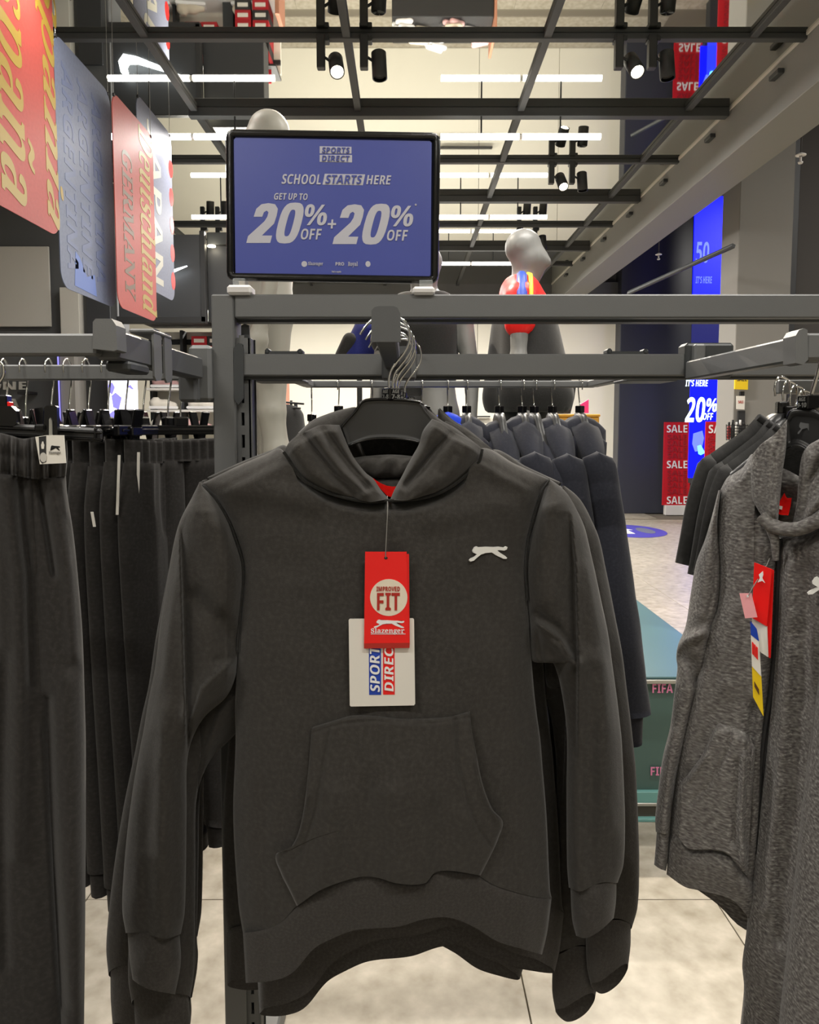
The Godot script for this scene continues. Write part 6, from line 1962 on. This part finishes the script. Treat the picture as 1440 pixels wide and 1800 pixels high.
	part("leaping_cat", gm.call(V([1334, 1010, 1341, 1004, 1342, 1010, 1340, 1016, 1345, 1025, 1340, 1021, 1332, 1024, 1336, 1016]), 0.0725, 0.0006), M.white, tg)
	part("tag_string", tubem([map.call(1353, 982, 0.05), map.call(1348, 994, 0.066), map.call(1342, 1000, 0.069)], 0.0006, 4), M.string, tg)
	var pk := thing("swing_tag", "small blank pink tag tied over the red swing tag of the grey hoodie", "swing tag", map.call(1315, 1043, 0.08))
	part("tag_card", gm.call(V([1300, 1043, 1320.5, 1043, 1331, 1085, 1310, 1087]), 0.085, 0.001), M.pink, pk)
	part("eyelet", gm.call(V([1313, 1046, 1316, 1046, 1316, 1050, 1313, 1050]), 0.0862, 0.0006), M.white, pk)
	part("tag_string", tubem([map.call(1316, 1047, 0.087), map.call(1322, 1035, 0.085), map.call(1333, 1018, 0.075)], 0.0006, 4), M.string, pk)
	var pt := thing("price_tag", "narrow price tag in blue, white and yellow below the red tag", "price tag", map.call(1328, 1100, 0.075))
	part("blue_top", gm.call(V([1319, 1092, 1330, 1106, 1334, 1127, 1320, 1116]), 0.078, 0.001), M.blue, pt)
	part("white_middle", gm.call(V([1320, 1116, 1334, 1127, 1338, 1189, 1322, 1171]), 0.078, 0.001), M.paper_white, pt)
	part("yellow_foot", gm.call(V([1322, 1171, 1338, 1189, 1342, 1259, 1324, 1225]), 0.078, 0.001), M.yellow, pt)
	for k in 3:
		part("red_figure", gm.call(V([1322 + 3.6 * k, 1128 + 4 * k, 1324.6 + 3.6 * k, 1130.5 + 4 * k, 1325 + 3.6 * k, 1152 + 4 * k, 1322.4 + 3.6 * k, 1149 + 4 * k]), 0.0795, 0.0006), M.red, pt)
	part("dark_print", gm.call(V([1326, 1198, 1334, 1212, 1334.5, 1222, 1326.5, 1207]), 0.0795, 0.0006), M.ban_olive, pt)

func _scaled(list: Array, sx: float, sy: float) -> PackedVector2Array:
	var out := PackedVector2Array()
	for v in list:
		out.append(Vector2(v.x * sx, v.y * sy))
	return out

# ---------------------------------------------------------------- hanging banners, one behind the other along the left aisle
func banners() -> void:
	# [x, points on the near and the far edge, points on the lower and the upper edge, material, label]
	var rawd := [
		[-1.645, -60, 250, 100, 250, 104, 418, 100, -60, "ban_red", "red hanging banner with large yellow script at the upper left corner"],
		[-1.645, 101, 300, 199, 350, 101, 503, 104, 52, "ban_blue", "pale blue hanging banner with faint lettering, second from the left"],
		[-1.58, 202, 350, 272, 400, 272, 567, 196, 158, "ban_red", "red hanging banner with yellow script and dark letters, third from the left"],
		[-1.63, 243, 300, 304, 380, 308, 531, 243, 162, "ban_grey", "grey hanging banner with white letters JAPAN, fourth from the left"],
	]
	var data := []
	for r in rawd:
		var d0: float = r[0] / P(r[1], r[2], 1.0).x
		var d1: float = r[0] / P(r[3], r[4], 1.0).x
		var dl := d1 if r[5] > r[1] + 20 else d0
		var du := d1 if r[7] > r[1] + 20 else d0
		data.append([r[0], d0, d1, P(r[5], r[6], dl).y - EYE, P(r[7], r[8], du).y - EYE, r[9], r[10]])
	for k in 4:
		var q: Array = data[k]
		var x: float = q[0]
		var w: float = q[2] - q[1]
		var h: float = q[4] - q[3]
		var o := Vector3(x, EYE + q[3], -q[1])
		var t := thing("hanging_banner", q[6], "banner", o, "hanging banners")
		var tr := Transform3D(Basis(Vector3.UP, PI / 2), o)
		part("banner_sheet", prismm(rrect(0, 0, w, h, 0.085, 6), tr, 0.004), M[q[5]], t)
		for s in [0.03, w - 0.03]:
			part("hanging_string", tubem([o + Vector3(-0.002, h - 0.01, -s), Vector3(x, EYE + CEIL, -q[1] - s)], 0.0015, 4), M.silver, t)
			part("eyelet", boxm(o + Vector3(-0.002, h - 0.012, -s), Vector3(0.012, 0.018, 0.018), 0.003), M.black, t)
		# text runs downwards, tops of the letters away from the viewer
		var put := func(s: String, y: float, ln: float, z: float, size: float, m: String, f, sh: float) -> void:
			part("lettering", lettering(s, o + Vector3(0.0, y, -z), Vector3(0, -ln, 0), Vector3(0, 0, -size), sh, f, 0.0012), M[m], t)
		if k == 0:
			put.call("España", h - 0.03, h - 0.08, 0.16, 0.38, "ban_yellow", font_script(), 0.35)
			put.call("Spania", h - 0.02, h - 0.05, 0.60, 0.22, "ban_yellow", font_script(), 0.5)
		elif k == 1:
			for c in 3:
				put.call(["ARGENTINA", "ARGENTINE", "ARGENTINA"][c], h - 0.1, h - 0.2, 0.08 + 0.175 * c, 0.12, "ban_faint", null, 0.15)
			part("blue_foot", prismm(PackedVector2Array([Vector2(0.15, 0.03), Vector2(0.42, 0.02), Vector2(0.40, 0.13), Vector2(0.3, 0.10), Vector2(0.22, 0.18), Vector2(0.17, 0.2)]), Transform3D(tr.basis, o + Vector3(0.0012, 0, 0)), 0.001), M.ban_deep, t)
		elif k == 2:
			put.call("Deutschland", h - 0.02, h - 0.05, 0.40, 0.26, "ban_yellow", font_script(), 0.25)
			put.call("GERMANY", h * 0.78, h * 0.72, 0.12, 0.16, "ban_olive", font_serif, 0.1)
		else:
			put.call("JAPAN", h - 0.08, h - 0.14, 0.18, 0.26, "ban_cream", null, 0.0)
			for c in 5:
				part("red_dot", prismm(disc(0, 0, 0.045, 0.06, 16), Transform3D(tr.basis, o + Vector3(0.0012, 0.14 + 0.19 * c, -0.66)), 0.001), M.red, t)

func font_script() -> SystemFont:
	if not M.has("script"):
		var f := SystemFont.new()
		f.font_names = PackedStringArray(["Droid Serif"])
		f.font_italic = true
		f.font_weight = 700
		M["script"] = f
	return M["script"]
